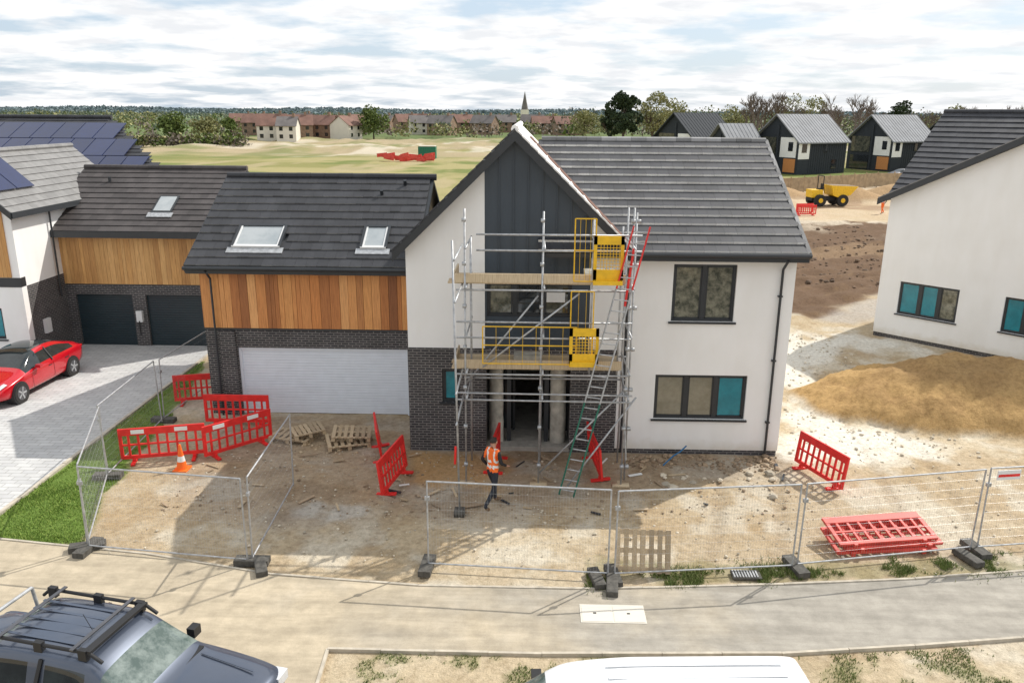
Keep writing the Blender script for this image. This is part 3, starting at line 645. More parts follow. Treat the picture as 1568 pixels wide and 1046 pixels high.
# ------------------------------------------------------------ lofted vehicles
def loftcar(name,st,body,glassx,topglass,roofglass,wheels,wr,loc,rot,extra=None,gm='carglass',screen=None):
    e=empty(name,loc,rot); mb=MB(); rings=[]
    for (x,wl,zb,zbelt,wt,zt) in st:
        h=[(0,zb),(wl*.8,zb),(wl*.97,zb+.08),(wl*1.0,(zb+zbelt)*.5),(wl*.985,zbelt-.06),(wl*.95,zbelt),(wt+.015,zt-.07),(wt*.93,zt-.015),(wt*.5,zt+.012),(0,zt+.02)]
        rings.append([V((x,y,z)) for y,z in h]+[V((x,-y,z)) for y,z in h[-2:0:-1]])
    n=len(rings[0]); vs=[p for r in rings for p in r]
    mb.v=[tuple(p) for p in vs]; bi=mb.mi(body); gi=mb.mi(gm); ri=mb.mi('rack'); si=mb.mi(screen or gm)
    for a in range(len(rings)-1):
        x0,x1=st[a][0],st[a+1][0]
        for k in range(n):
            kk=k if k<9 else n-1-k
            m_=bi
            if kk==0: m_=ri
            if kk==5 and glassx[0]<=(x0+x1)/2<=glassx[1] and x1-x0>.15: m_=gi
            if kk>=6 and any(t0<=(x0+x1)/2<=t1 for t0,t1 in topglass): m_=si
            if kk>=7 and roofglass and roofglass[0]<=(x0+x1)/2<=roofglass[1]: m_=gi
            mb.f.append((a*n+k,a*n+(k+1)%n,(a+1)*n+(k+1)%n,(a+1)*n+k)); mb.m.append(m_)
    mb.f.append(tuple(range(n))[::-1]); mb.m.append(bi); mb.f.append(tuple((len(rings)-1)*n+k for k in range(n))); mb.m.append(bi)
    mb.build('body',e,smooth=True,subs=2)
    wl=max(s[1] for s in st)
    for (wx) in wheels:
        for sg in (-1,1):
            mb=MB(); y0=sg*(wl-.24); y1=sg*(wl+.005)
            mb.tube((wx,sg*(wl-.3),wr),(wx,sg*(wl+.004),wr),wr*1.14,'rack',24)
            mb.tube((wx,y0,wr),(wx,y1+sg*.012,wr),wr,'rubber',26); mb.tube((wx,y1+sg*.005,wr),(wx,y1+sg*.018,wr),wr*.66,'alloy',18)
            for k in range(5):
                t=k*1.2566; mb.bar((wx,y1+sg*.022,wr),(wx+wr*.62*math.cos(t),y1+sg*.022,wr+wr*.62*math.sin(t)),.05,.02,'steel',(0,1,0))
            mb.tube((wx,y1+sg*.01,wr),(wx,y1+sg*.03,wr),wr*.16,'alloy',10)
            mb.build('wheel',e,smooth=False)
    if extra: mb=MB(); extra(mb); mb.build('fittings',e,bevel=.006)
    return e
def carfit(mb):
    for s in (-1,1):
        mb.ext([(.16,s*.50,.665),(.50,s*.66,.765),(.46,s*.80,.745),(.14,s*.72,.64)],(0,0,.012),'lamp'); mb.box(1.75,1.9,s*1.0-.09,s*1.0+.09,.92,1.03,'carred'); mb.box(4.5,4.66,s*.6-.2,s*.6+.2,.84,.93,'red')
        mb.bar((2.72,s*.905,.93),(2.68,s*.64,1.38),.05,.03,'rack',(0,1,0))
        for xx in (1.55,2.72,3.6): mb.bar((xx,s*.935,.3),(xx,s*.925,.86),.008,.006,'rack',(1,0,0))
        for xx in (2.45,3.4): mb.box(xx,xx+.18,s*.925-.01,s*.925+.01,.78,.80,'rack')
    mb.box(-.01,.05,-.45,.45,.28,.36,'rack'); mb.box(.05,.10,-.6,.6,.2,.26,'rack')
loftcar('parked_red_car',[(0,.55,.36,.52,.42,.58),(.10,.78,.26,.60,.6,.67),(.45,.89,.2,.72,.72,.80),(1.1,.92,.2,.84,.74,.95),(1.2,.92,.2,.85,.74,.99),(1.95,.93,.2,.90,.63,1.38),(2.15,.93,.2,.905,.62,1.44),(2.6,.93,.2,.915,.62,1.47),(3.1,.93,.2,.935,.61,1.46),(3.5,.925,.2,.95,.60,1.39),(4.1,.90,.22,.99,.63,1.18),(4.5,.86,.3,.98,.66,1.08),(4.66,.80,.36,.93,.6,1.0),(4.71,.70,.4,.86,.5,.90)],
  'carred',(1.3,4.0),[(1.2,2.1)],(2.0,4.05),(.88,3.76),.34,(-17.55,23.35,.022),math.radians(88),carfit)
def pickfit(mb):
    for s in (-1,1):
        mb.box(.02,.30,s*.70-.14,s*.70+.14,.80,.96,'lamp'); mb.box(1.70,1.84,s*1.03-.09,s*1.03+.09,1.12,1.28,'rack')
        mb.tube((2.25,s*.60,1.88),(4.0,s*.60,1.88),.028,'rack',8); mb.tube((2.05,s*.60,1.76),(2.25,s*.60,1.88),.028,'rack',8); mb.tube((4.0,s*.60,1.88),(4.15,s*.60,1.75),.028,'rack',8)
        for xx in (2.35,3.1,3.95): mb.box(xx-.07,xx+.07,s*.60-.04,s*.60+.04,1.76,1.93,'rack')
        mb.bar((3.05,s*.93,1.17),(3.0,s*.70,1.72),.06,.03,'rack',(0,1,0))
        mb.bar((.35,s*.45,1.135),(1.3,s*.55,1.215),.03,.012,'pick')
    for xx in (2.5,3.75): mb.bar((xx,-.66,1.925),(xx,.66,1.925),.06,.025,'alloy')
    mb.bar((2.28,-.62,1.90),(2.28,.62,1.90),.12,.05,'rack')
    for yy in (-.4,-.2,0,.2,.4): mb.bar((2.6,yy,1.822),(3.95,yy,1.822),.05,.012,'pick')
    mb.tube((1.50,.1,1.21),(1.75,.62,1.40),.012,'rack',5); mb.tube((1.50,-.5,1.21),(1.8,-.02,1.47),.012,'rack',5); mb.box(1.36,1.46,-.7,.7,1.20,1.225,'rack')
    mb.tube((2.6,.1,1.8),(2.75,.1,2.1),.006,'rack',5)
    mb.box(-.03,.04,-.5,.5,.62,.85,'rack'); mb.box(-.06,.2,-.85,.85,.42,.58,'pick')
    mb.tube((4.5,-.8,1.15),(4.5,-.72,1.75),.03,'steel',8); mb.tube((4.5,.8,1.15),(4.5,.72,1.75),.03,'steel',8); mb.tube((4.5,-.72,1.75),(4.5,.72,1.75),.03,'steel',8)
loftcar('grey_pickup_truck',[(0,.66,.45,.82,.5,.90),(.06,.82,.4,.92,.66,1.0),(.15,.88,.4,.96,.72,1.06),(.5,.92,.38,1.03,.78,1.12),(1.3,.93,.38,1.12,.80,1.19),(1.42,.93,.38,1.125,.79,1.21),(2.12,.93,.38,1.15,.69,1.70),(2.25,.93,.38,1.15,.68,1.77),(2.5,.93,.38,1.15,.68,1.80),(3.0,.93,.38,1.15,.68,1.81),(3.1,.93,.38,1.15,.68,1.81),(3.95,.93,.38,1.15,.68,1.79),(4.15,.93,.38,1.15,.68,1.62),(4.25,.93,.38,1.15,.85,1.2),(4.4,.93,.38,1.14,.85,1.17),(5.2,.92,.4,1.14,.85,1.17),(5.3,.85,.45,1.1,.8,1.12)],
  'pick',(1.5,3.93),[(1.5,2.13),(4.0,4.2)],None,(.95,4.15),.38,(-3.85,9.60,.012),math.radians(168),pickfit,screen='screen')
def vanfit(mb):
    for s in (-1,1): mb.box(.1,.4,s*.72-.13,s*.72+.13,.82,1.0,'lamp'); mb.box(1.5,1.65,s*1.08-.1,s*1.08+.1,1.2,1.45,'rack')
    for yy in (-.55,-.3,0,.3,.55): mb.bar((2.5,yy,1.985),(4.95,yy,1.985),.06,.012,'van')
loftcar('white_van',[(0,.7,.4,.8,.55,.9),(.12,.88,.35,.95,.7,1.04),(.5,.94,.33,1.1,.8,1.17),(1.0,.96,.33,1.2,.82,1.28),(1.75,.97,.33,1.25,.80,1.84),(2.0,.97,.33,1.25,.82,1.93),(2.8,.97,.33,1.25,.84,1.97),(2.9,.97,.33,1.25,.84,1.97),(5.0,.97,.33,1.25,.84,1.96),(5.2,.97,.33,1.25,.84,1.94),(5.28,.95,.4,1.2,.8,1.85)],
  'van',(1.1,2.75),[(1.05,1.73)],None,(.95,4.2),.34,(-1.35,8.66,.012),math.radians(3),vanfit,screen='screen')
# ------------------------------------------------------------ neighbours left
ng=empty('neighbour_timber_clad_garage')
mb=MB(); NY=30.9
wall(mb,-18.95,-12.3,-.1,2.55,NY,NY+.3,[(-18.3,-16.0,-.1,2.15),(-15.45,-13.0,-.1,2.15)],'brick'); mb.box(-18.9,-12.3,NY+.05,NY+.3,2.55,4.7,'anth'); mb.box(-12.6,-12.3,NY+.3,38,-.1,4.7,'brick')
x=-18.9
while x<-12.35: w=min(random.choice((.14,.18,.22)),-12.3-x); mb.box(x+.004,x+w-.004,NY-.01,NY+.05,2.58,4.66,'wood2'); x+=w
for a,b_ in ((-18.3,-16.0),(-15.45,-13.0)):
    z=0
    while z<2.1: mb.box(a,b_,NY+.12,NY+.15,z,z+.09,'doorblk'); z+=.1
    mb.box(a,b_,NY+.14,NY+.17,0,2.15,'doorblk')
mb.box(-15.86,-15.62,NY-.14,NY,1.05,1.5,'white2'); mb.tube((-15.74,NY-.16,1.1),(-15.74,NY-.16,.5),.02,'rubber',6)
mb.build('walls_and_doors',ng)
mb=MB(); sv=V((0,3.9,2.15)); tiles(mb,(-19.1,30.45,4.72),(1,0,0),sv,7.0,sv.length,mt='tileb',em='tileedge2',g=.38); mb.ext([(-19.1,30.46,4.7),(-12.1,30.46,4.7),(-12.1,34.35,6.85),(-19.1,34.35,6.85)],(0,0,-.12),'anth')
mb.ext([(-19.1,38.3,4.7),(-12.1,38.3,4.7),(-12.1,34.35,6.85),(-19.1,34.35,6.85)],(0,0,-.12),'tilel'); mb.box(-19.1,-12.1,30.4,30.44,4.5,4.75,'anth'); ridge(mb,(-19.1,34.35,6.92),(-12.1,34.35,6.92),'tileb')
mb.ext([(-12.35,NY+.3,4.7),(-12.35,38,4.7),(-12.35,34.35,6.75)],(.05,0,0),'wood2')
N_=V((0,-.4828,.8757))
def nr(x,y): return V((x,y,4.72+(y-30.45)*2.15/3.9))
def slab2(x0,x1,y0,y1,h0,h1,mt): mb.ext([nr(x0,y0)+N_*h0,nr(x1,y0)+N_*h0,nr(x1,y1)+N_*h0,nr(x0,y1)+N_*h0],N_*(h1-h0),mt)
slab2(-15.1,-14.3,31.5,32.5,.03,.10,'anth'); slab2(-15.03,-14.37,31.58,32.42,.1,.12,'skyl'); slab2(-15.2,-14.2,31.25,31.5,.06,.09,'steel'); mb.tube(nr(-17.6,33.4),nr(-17.6,33.4)+V((0,0,.25)),.06,'anth',8)
mb.build('roof',ng)
nh=empty('neighbour_solar_roof_house')
mb=MB(); X0=-18.65; Y0=28.2; rs=.9; xr=-20.5
mb.box(X0-.3,X0,Y0+.3,36,3.0,5.85,'white'); mb.box(X0-.3,X0+.01,Y0+.3,36,-.1,3.0,'brick')
wall(mb,-27.4,X0,-.1,3.0,Y0,Y0+.3,[(-21.3,-19.55,1.0,2.2)],'white'); window(mb,-21.3,-19.55,1.0,2.2,Y0,[.5],['glassd','teal'])
mb.box(-27.4,X0,Y0-.02,Y0+.3,3.0,3.35,'anth')
pk=5.75-rs*(xr-X0)
mb.ext([(-22.35,Y0,3.35),(X0,Y0,3.35),(X0,Y0,5.75),(xr,Y0,pk),(-22.35,Y0,5.75)],(0,.3,0),'white')
x=-22.3
while x<X0-.35:
    mb.box(x+.004,x+.136,Y0-.05,Y0,3.37,pk-.1-rs*max(abs(x-xr),abs(x+.14-xr)),'wood2'); x+=.14
mb.tube((-18.55,30.4,2.2),(-18.55,30.4,5.6),.035,'anth',8)
mb.box(X0,X0+.12,29.1,29.45,1.0,1.55,'white2')
mb.box(-45,-22.35,36,36.3,0,5.9,'white')
mb.build('walls',nh)
mb=MB(); xe=X0+.35; ze=5.72; rl=math.hypot(xe-xr,rs*(xe-xr))
tiles(mb,(xe,36,ze),(0,-1,0),(-1,0,rs),36-27.75,rl,mt='tilelg',em='tileedge2')
for sg in (-1,1):
    xx=xr+sg*(xe-xr); zt=ze+rs*(xe-xr)
    mb.ext([(xx,27.75,ze-.02),(xr,27.75,zt-.02),(xr,36,zt-.02),(xx,36,ze-.02)],(0,0,-.14-.001*sg),'anth')
    mb.ext([(xx,27.7,ze+.06),(xr,27.7,zt+.06),(xr,27.7,zt-.2),(xx,27.7,ze-.2)],(0,.04,0),'anth')
mb.box(xe,xe+.04,27.75,32.3,ze-.16,ze+.06,'anth'); ridge(mb,(xr,27.75,ze+rs*(xe-xr)+.05),(xr,36,ze+rs*(xe-xr)+.05),'tilelg')
NN=V((rs,0,1)).normalized(); SS=V((-1,0,rs)).normalized()
for a,b0,s0 in ((28.2,29.3,1.0),(29.35,30.4,1.0)):
    p=V((xe,a,ze))+SS*s0+NN*.1; q=V((xe,b0,ze))+SS*s0+NN*.1; mb.ext([p,q,q+SS*1.68,p+SS*1.68],NN*.04,'solar')
R1=V((-45,42,8.83));R2=V((-21.65,42,8.83))
def P_(x,y): return V((x,y,8.83-.45*(42-y)))
mb.ext([R1,R2,P_(-17.0,36.9),P_(-16.7,35.2),P_(-45,35.2)],(0,0,-.15),'anth')
hl=math.hypot(6.8,6.8*.45)
tiles(mb,P_(-36,35.2),(1,0,0),(0,1,.45),19.3,hl,mt='tilel',em='tileedge2',clip=lambda a,s:(-36+a)<(-21.65+(42-(35.2+s*.912))*.93))
ridge(mb,(-36,42,8.9),(-21.6,42,8.9),'tilel')
NZ=V((0,-.45,1)).normalized()
for r_ in range(3):
    for k in range(13):
        x1=-18.0-r_*1.25-k*1.04; y0=36.5+r_*1.62
        p=[P_(x1-1.0,y0),P_(x1,y0),P_(x1,y0+1.56),P_(x1-1.0,y0+1.56)]; mb.ext([q+NZ*.1 for q in p],NZ*.04,'solar')
mb.build('roof_and_solar_panels',nh)
# ------------------------------------------------------------ right neighbour (45 deg)
rh=empty('angled_white_house',(15.1,34.2,0),-math.pi/4)
mb=MB()
wall(mb,0,12.2,.16,5.9,0,.3,[(.87,3.2,1.12,2.52),(4.85,7.1,1.12,2.52)],'white')
mb.ext([(0,0,5.9),(12.2,0,5.9),(6.1,0,9.1)],(0,.3,0),'white'); mb.box(.02,12.18,.02,.3,-.1,.16,'brick')
mb.box(0,.3,.3,10,-.1,5.9,'white'); mb.ext([(0,.3,5.9),(0,10,5.9),(0,5.2,9.1)],(.3,0,0),'white'); mb.box(11.9,12.2,.3,10,0,5.9,'white')
window(mb,.87,3.2,1.12,2.52,0,[.36,.68],['teal','teal','refg']); window(mb,4.85,7.1,1.12,2.52,0,[.33,.66],['teal','glass','teal'])
mb.build('walls',rh)
mb=MB()
ln=math.hypot(5.1,3.35)
tiles(mb,(.1-.3,.15,6.05),(1,0,0),(0,5.1,3.35),13,ln,em='tileedge2',g=.40,th=.04); mb.ext([(-.2,.15,6.03),(12.4,.15,6.03),(12.4,5.25,9.38),(-.2,5.25,9.38)],(0,0,-.1),'anth')
mb.ext([(-.2,10.4,6.03),(12.4,10.4,6.03),(12.4,5.25,9.38),(-.2,5.25,9.38)],(0,0,-.1),'anth'); ridge(mb,(-.2,5.25,9.45),(12.4,5.25,9.45))
for sg in (-1,1):
    a=V((6.1,-.35,9.3)); e_=V((6.1+sg*6.5,-.35,9.3-6.5*.53))
    mb.ext([a,e_,e_+V((0,5.5,0)),a+V((0,5.5,0))],(0,0,-.1),'tile'); mb.ext([a+V((0,-.03,.06)),e_+V((0,-.03,.06)),e_+V((0,-.03,-.2)),a+V((0,-.03,-.2))],(0,.03,0),'anth')
    for k in range(22):
        p=a.lerp(e_,k/22)+V((0,.05,.07)); q=a.lerp(e_,(k+.95)/22)+V((0,.05,.085)); mb.bar(p,q,.16,.04,'tilelg')
mb.build('roof',rh)
# ------------------------------------------------------------ background black houses
def bhouse(x,y,rot,w,d,he,hr,roofmt):
    e=empty('black_clad_house',(x,y,0),rot); mb=MB()
    mb.box(0,w,0,d,0,he,'blackm'); mb.ext([(0,0,he),(0,d,he),(0,d/2,hr-.1)],(w,0,0),'blackm')
    for s in (0,1):
        ya,yb=(-.5,d/2) if s==0 else (d+.5,d/2); za=he-(hr-he)/(d/2)*.5
        mb.ext([(-.6,ya,za),(w+.4,ya,za),(w+.4,yb,hr),(-.6,yb,hr)],(0,0,.18),roofmt)
        n=int(w/.6)
        for k in range(n+1):
            xx=-.55+k*(w+.9)/n; mb.bar((xx,ya,za+.2),(xx,yb,hr+.2),.06,.06,roofmt)
    mb.box(-.06,0,d*.05,d*.40,2.6,he+.5,'white'); mb.box(-.1,-.05,d*.12,d*.22,3.6,5.0,'glassd'); mb.box(-.1,0,d*.5,d*.92,.2,2.5,'glassd'); mb.box(-.1,0,d*.5,d*.92,3.1,he+.5,'glass'); mb.box(-.2,0,d*.44,d*.48,.2,hr-1.5,'blackm'); mb.box(-.1,0,d*.05,d*.3,.3,2.4,'wood')
    mb.box(0,w*.22,-.06,0,2.4,he,'white'); mb.box(w*.06,w*.16,-.1,-.05,3.4,4.8,'glassd')
    for k in range(int(w*.25/.5),int(w/.5)): mb.box(k*.5,k*.5+.06,-.05,0,.1,he,'blackm')
    mb.box(w*.5,w*.58,-.09,-.04,3.4,4.6,'glassd'); mb.box(w*.7,w*.8,-.09,-.04,.8,2.2,'glassd')
    mb.build('building',e); return e
bhouse(42,130,math.radians(30),11,9.5,5.2,9.1,'lightm')
bhouse(60.5,139,math.radians(26),10,9.5,5.2,9.1,'lightm')
bhouse(27.5,141,math.radians(32),9.5,9.5,5.4,9.2,'blackm')
bhouse(31.5,131,math.radians(20),5.5,6,5.0,7.6,'lightm')
bhouse(78,150,math.radians(20),12,10,5,8.8,'blackm')
bhouse(72,128,math.radians(10),10,8,4.6,7.4,'blackm')
mb=MB(); F=[(29.5,98),(46,109),(70,114),(95,112)]
for p,q in zip(F,F[1:]):
    d=V((*q,0))-V((*p,0)); n=int(d.length/2.4); d/=n
    for i in range(n):
        a=V((*p,0))+d*i; mb.bar(a+V((0,0,.95)),a+d*.98+V((0,0,.95)),.04,1.75+random.uniform(-.05,.05),'fencew'); mb.box(a.x-.06,a.x+.06,a.y-.06,a.y+.06,0,2.0,'fencew')
mb.build('timber_boundary_fence')
for k in range(5):
    x=54+k*5+random.random()*2
    loftcar('distant_parked_car',[(0,.6,.4,.7,.5,.75),(.3,.88,.25,.85,.7,.9),(1.2,.9,.25,.95,.75,1.02),(1.9,.9,.25,1,.65,1.45),(3.4,.9,.25,1,.65,1.45),(4.1,.88,.3,1,.7,1.05),(4.3,.8,.35,.9,.6,.95)],random.choice(['van','pick','carglass','alloy']),(1.3,4.0),[(1.25,1.9),(3.5,4.1)],None,(.8,3.5),.32,(x,124+k*.5,0),random.uniform(.1,.5))
# ------------------------------------------------------------ dumper
e=empty('site_dumper',(31.4,86,0),math.radians(8)); mb=MB()
for x in (-1.35,1.1):
    for s in (-1,1): mb.tube((x,s*1.1,.62),(x,s*.65,.62),.62,'rubber',16); mb.tube((x,s*1.12,.62),(x,s*.9,.62),.25,'yellow',10)
mb.box(-2.1,1.6,-.55,.55,.55,.95,'black'); mb.ext([(-2.2,-.7,.9),(-2.2,.7,.9),(-2.2,.7,1.7),(-2.2,-.7,1.7)],(1.2,0,0),'yellow')
mb.ext([(0,-1.0,1.15),(.5,-1.0,.95),(1.9,-1.0,1.15),(2.7,-1.0,2.05),(-.25,-1.0,2.15)],(0,2.0,0),'yellow')
mb.ext([(-.1,-.9,2.152),(2.55,-.9,2.06),(2.55,.9,2.06),(-.1,.9,2.152)],(0,0,.03),'stone2')
for s in (-.6,.6): mb.tube((-1.0,s,1.6),(-1.0,s,3.1),.05,'black',6)
mb.tube((-1.0,-.6,3.1),(-1.0,.6,3.1),.05,'black',6); mb.box(-1.3,-.8,-.3,.3,1.6,1.8,'black'); mb.box(-.85,-.75,-.3,.3,1.7,2.3,'black'); mb.tube((-.45,0,1.3),(-.6,0,1.95),.03,'black',6)
mb.build('chassis_and_skip',e,bevel=.04)
mb=MB(); mb.box(0,3.6,0,2,0,2.4,'green'); mb.box(.1,3.5,-.05,2.05,2.4,2.55,'cream'); [mb.box(k*.4+.1,k*.4+.16,-.06,0,.1,2.3,'green') for k in range(9)]; mb.build('green_site_container',loc=(-23.3,167,0))
mb=MB()
for k in range(26): x=random.uniform(0,11);y=random.uniform(0,3);z=random.uniform(0,.9);a=random.uniform(-.6,.6); mb.bar((x,y,z+.3),(x+2*math.cos(a),y+2*math.sin(a),z+.3+random.uniform(-.3,.5)),.08,.7,'redo')
mb.build('stacked_red_barriers',loc=(-31,155.5,0))
# ------------------------------------------------------------ people
def person(name,loc,rot,s=1.0,orange_legs=False):
    e=empty(name,loc,rot)
    J={'pel':(0,0,.95,.125,.10),'sp':(0,.01,1.12,.125,.095),'ch':(0,.03,1.32,.155,.11),'nb':(0,.02,1.46,.075,.065),'nk':(0,.03,1.53,.052,.055),'hd':(0,.05,1.62,.072,.088),'ht':(0,.04,1.70,.06,.07),
       'sl':(-.165,.02,1.42,.062,.06),'el':(-.25,-.09,1.16,.045,.045),'wl':(-.22,.06,.97,.03,.03),
       'sr':(.165,.02,1.42,.062,.06),'er':(.25,.03,1.16,.045,.045),'wr':(.21,.24,1.03,.03,.03),
       'hl':(-.09,0,.88,.09,.09),'kl':(-.12,.19,.49,.06,.06),'al':(-.11,.20,.09,.045,.045),'tl':(-.12,.38,.045,.04,.035),
       'hr':(.09,0,.88,.09,.09),'kr':(.11,-.06,.50,.06,.06),'ar':(.11,-.36,.16,.045,.045),'tr':(.12,-.22,.04,.04,.035)}
    E=[('pel','sp'),('sp','ch'),('ch','nb'),('nb','nk'),('nk','hd'),('hd','ht'),('ch','sl'),('sl','el'),('el','wl'),('ch','sr'),('sr','er'),('er','wr'),('pel','hl'),('hl','kl'),('kl','al'),('al','tl'),('pel','hr'),('hr','kr'),('kr','ar'),('ar','tr')]
    names=list(J); me=bpy.data.meshes.new('body'); me.from_pydata([J[k][:3] for k in names],[(names.index(a),names.index(b)) for a,b in E],[])
    o=bpy.data.objects.new('body',me); col.objects.link(o); md=o.modifiers.new('s','SKIN')
    sv=me.skin_vertices[0].data if me.skin_vertices else None
    if sv is None:
        bpy.context.view_layer.objects.active=o; me.update(); sv=me.skin_vertices[0].data
    for i,k in enumerate(names): sv[i].radius=J[k][3:5]; sv[i].use_root=(k=='pel')
    md.use_smooth_shade=True; s2=o.modifiers.new('ss','SUBSURF'); s2.levels=2; s2.render_levels=2
    dg=bpy.context.evaluated_depsgraph_get(); m2=bpy.data.meshes.new_from_object(o.evaluated_get(dg)); o.modifiers.clear(); o.data=m2; m2.name='body'
    m2.materials.clear()
    for k in ('orange','refl','navy','black','skin','boot'): m2.materials.append(M[k])
    for p in m2.polygons:
        x,y,z=p.center; ax=abs(x)
        if z>1.49: i=4
        elif z<.13: i=5
        elif z<.94 and ax<.19 and not(z>.90 and ax>.17): i=0 if orange_legs else 2
        elif ax<.19 and z>=.94: i=1 if (1.02<z<1.075 or 1.14<z<1.19 or (z>1.19 and .08<ax<.125)) else 0
        else: i=3
        p.material_index=i
    o.parent=e
    mb=MB(); rings=[]
    for a in range(7):
        ph=a/6*math.pi*.56
        for k in range(12):
            t=2*math.pi*k/12; fr=1.0 if math.sin(t)<.3 else (.9 if ph<1.0 else .72)
            rings.append((.086*math.sin(ph)*math.cos(t),.035+.102*math.sin(ph)*math.sin(t)*fr,1.645+.10*math.cos(ph)))
    mb.add(rings,[(a*12+k,a*12+(k+1)%12,(a+1)*12+(k+1)%12,(a+1)*12+k) for a in range(6) for k in range(12)],'hair')
    mb.build('hair',e,smooth=True)
    mb=MB(); mb.ext([(-.015,.125,1.60),(.015,.125,1.60),(0,.125,1.645)],(0,.025,-.008),'skin')
    for s_ in(-1,1): mb.box(s_*.082-.008,s_*.082+.008,.03,.065,1.60,1.655,'skin'); mb.box(s_*.032-.012,s_*.032+.012,.125,.131,1.643,1.652,'black')
    mb.box(-.025,.025,.125,.131,1.572,1.58,'redo'); mb.build('face',e)
    for sd,w,d in (('l',V((-.22,.06,.97)),V((.03,.10,-.10))),('r',V((.21,.24,1.03)),V((-.03,.13,-.05)))):
        mb=MB(); d=d.normalized(); sx=d.cross(V((0,0,1))).normalized(); pe=w+d*.085
        mb.bar(w,pe,.075,.03,'skin')
        for k,l in enumerate((.062,.075,.07,.055)):
            a=pe+sx*(-.03+.02*k); b1=a+d*l*.55; b2=b1+(d+V((0,0,-.8))).normalized()*l*.5; mb.tube(a,b1,.009,'skin',6,.008); mb.tube(b1,b2,.008,'skin',6,.006)
        a=w+d*.03+sx*(-.035); mb.tube(a,a+d*.045-sx*.02,.011,'skin',6,.008); mb.build('hand',e,smooth=True)
    e.scale=(s,s,s); return e
person('construction_worker',(-.85,17.65,.0),math.radians(-42),1.05)
person('site_worker',(34.2,79,0),math.radians(120),1.08,True)
# ------------------------------------------------------------ vegetation
def leafmat(name,a,b,c_):
    m,nt,bb=nodes(name); g=nt.nodes.new('ShaderNodeNewGeometry')
    x=ramp(nt,g.outputs['Random Per Island'],[(0,a),(.5,b),(1,c_)]); nt.links.new(x,bb.inputs['Base Color']); bb.inputs['Roughness'].default_value=.7; bb.inputs['Specular IOR Level'].default_value=.2
    return m
M['lf_green']=leafmat('spring_leaves',(.06,.09,.022),(.11,.155,.04),(.18,.22,.06))
M['lf_dark']=leafmat('conifer_needles',(.018,.032,.016),(.035,.055,.025),(.06,.085,.04))
M['lf_pale']=leafmat('budding_leaves',(.16,.165,.065),(.24,.24,.10),(.32,.30,.14))
M['lf_haze']=leafmat('haze_tinted_leaves',(.09,.12,.085),(.14,.17,.115),(.22,.23,.15))  # slight haze blended into these leaf colours
M['lf_far']=leafmat('haze_tinted_woods',(.15,.20,.215),(.175,.225,.235),(.21,.26,.26))  # bluish aerial haze put into the foliage colours
M['lf_brown']=leafmat('bare_hedge_twigs',(.14,.115,.09),(.19,.16,.13),(.25,.21,.17))
M['blade']=leafmat('grass_blades',(.12,.20,.035),(.20,.31,.055),(.32,.39,.10))
M['weed']=leafmat('weeds',(.09,.14,.035),(.15,.20,.055),(.30,.29,.13))
def quads(name,C,S,mts,mi,parent=None):
    C=np.asarray(C,float);N=len(C);S=np.asarray(S,float).reshape(N,1)
    a=rng.normal(size=(N,3));a/=np.linalg.norm(a,axis=1,keepdims=True);b=rng.normal(size=(N,3));b-=a*(a*b).sum(1,keepdims=True);b/=np.linalg.norm(b,axis=1,keepdims=True)
    k=rng.uniform(.5,1,(N,1))
    vs=np.stack([C-a*S-b*S*k*.4,C+a*S*.2-b*S*k,C+a*S+b*S*k*.3,C-a*S*.3+b*S*k],1).reshape(-1,3)
    me=bpy.data.meshes.new(name);me.vertices.add(4*N);me.vertices.foreach_set('co',vs.ravel());me.loops.add(4*N);me.loops.foreach_set('vertex_index',np.arange(4*N,dtype=np.int32))
    me.polygons.add(N);me.polygons.foreach_set('loop_start',np.arange(N,dtype=np.int32)*4);me.polygons.foreach_set('loop_total',np.full(N,4,np.int32))
    for m_ in mts: me.materials.append(M[m_])
    me.polygons.foreach_set('material_index',np.asarray(mi,np.int32)); me.update(calc_edges=True)
    o=bpy.data.objects.new(name,me);col.objects.link(o);o.parent=parent;return o
def crown(cx,cy,z0,z1,r,lobes,per):
    P=[]
    for _ in range(lobes):
        t=rng.uniform(0,2*np.pi);h=rng.uniform(.1,1);rr=r*math.sqrt(max(.05,1-(2*h-1.0)**2))*rng.uniform(.2,.75)
        c0=np.array([cx+rr*math.cos(t),cy+rr*math.sin(t),z0+(z1-z0)*h*.88]); lr=r*rng.uniform(.22,.42)
        d=rng.normal(size=(per,3));d/=np.linalg.norm(d,axis=1,keepdims=True); P.append(c0+d*lr*rng.uniform(.5,1,(per,1))**.5*np.array([1,1,.75]))
    return np.concatenate(P)
def branches(mb,p,d,l,r,depth,mt,spread=.5):
    q=p+d*l; mb.tube(p,q,r,mt,4 if depth<3 else 6,r*.7,cap=False)
    if depth==0: return
    for k in range(3 if depth>1 else 4):
        nd=(d+V((random.uniform(-1,1),random.uniform(-1,1),random.uniform(-.2,.6)))*spread).normalized(); branches(mb,p+d*l*random.uniform(.6,1),nd,l*random.uniform(.6,.85),r*.62,depth-1,mt,spread)
def tree(name,x,y,h,r,lf,lobes=26,per=90,ls=.35):
    e=empty(name,(x,y,0)); mb=MB(); random.seed(int(x*7+y)); branches(mb,V((0,0,0)),V((0,0,1)),h*.3,h*.028,3,'trunk',.6); mb.build('trunk_and_limbs',e)
    C=crown(0,0,h*.22,h,r,lobes,per); quads('crown',C,rng.uniform(.5,1.1,len(C))*ls,[lf],np.zeros(len(C)),e)
def bare(name,x,y,h,depth=5,r=.02):
    mb=MB(); random.seed(int(x*13+y)); branches(mb,V((0,0,0)),V((0,0,1)),h*.28,h*r,depth,'twig',.55); mb.build(name,loc=(x,y,0))
def at(u,y): return ((u-784)/1220/.98-.0227)*y
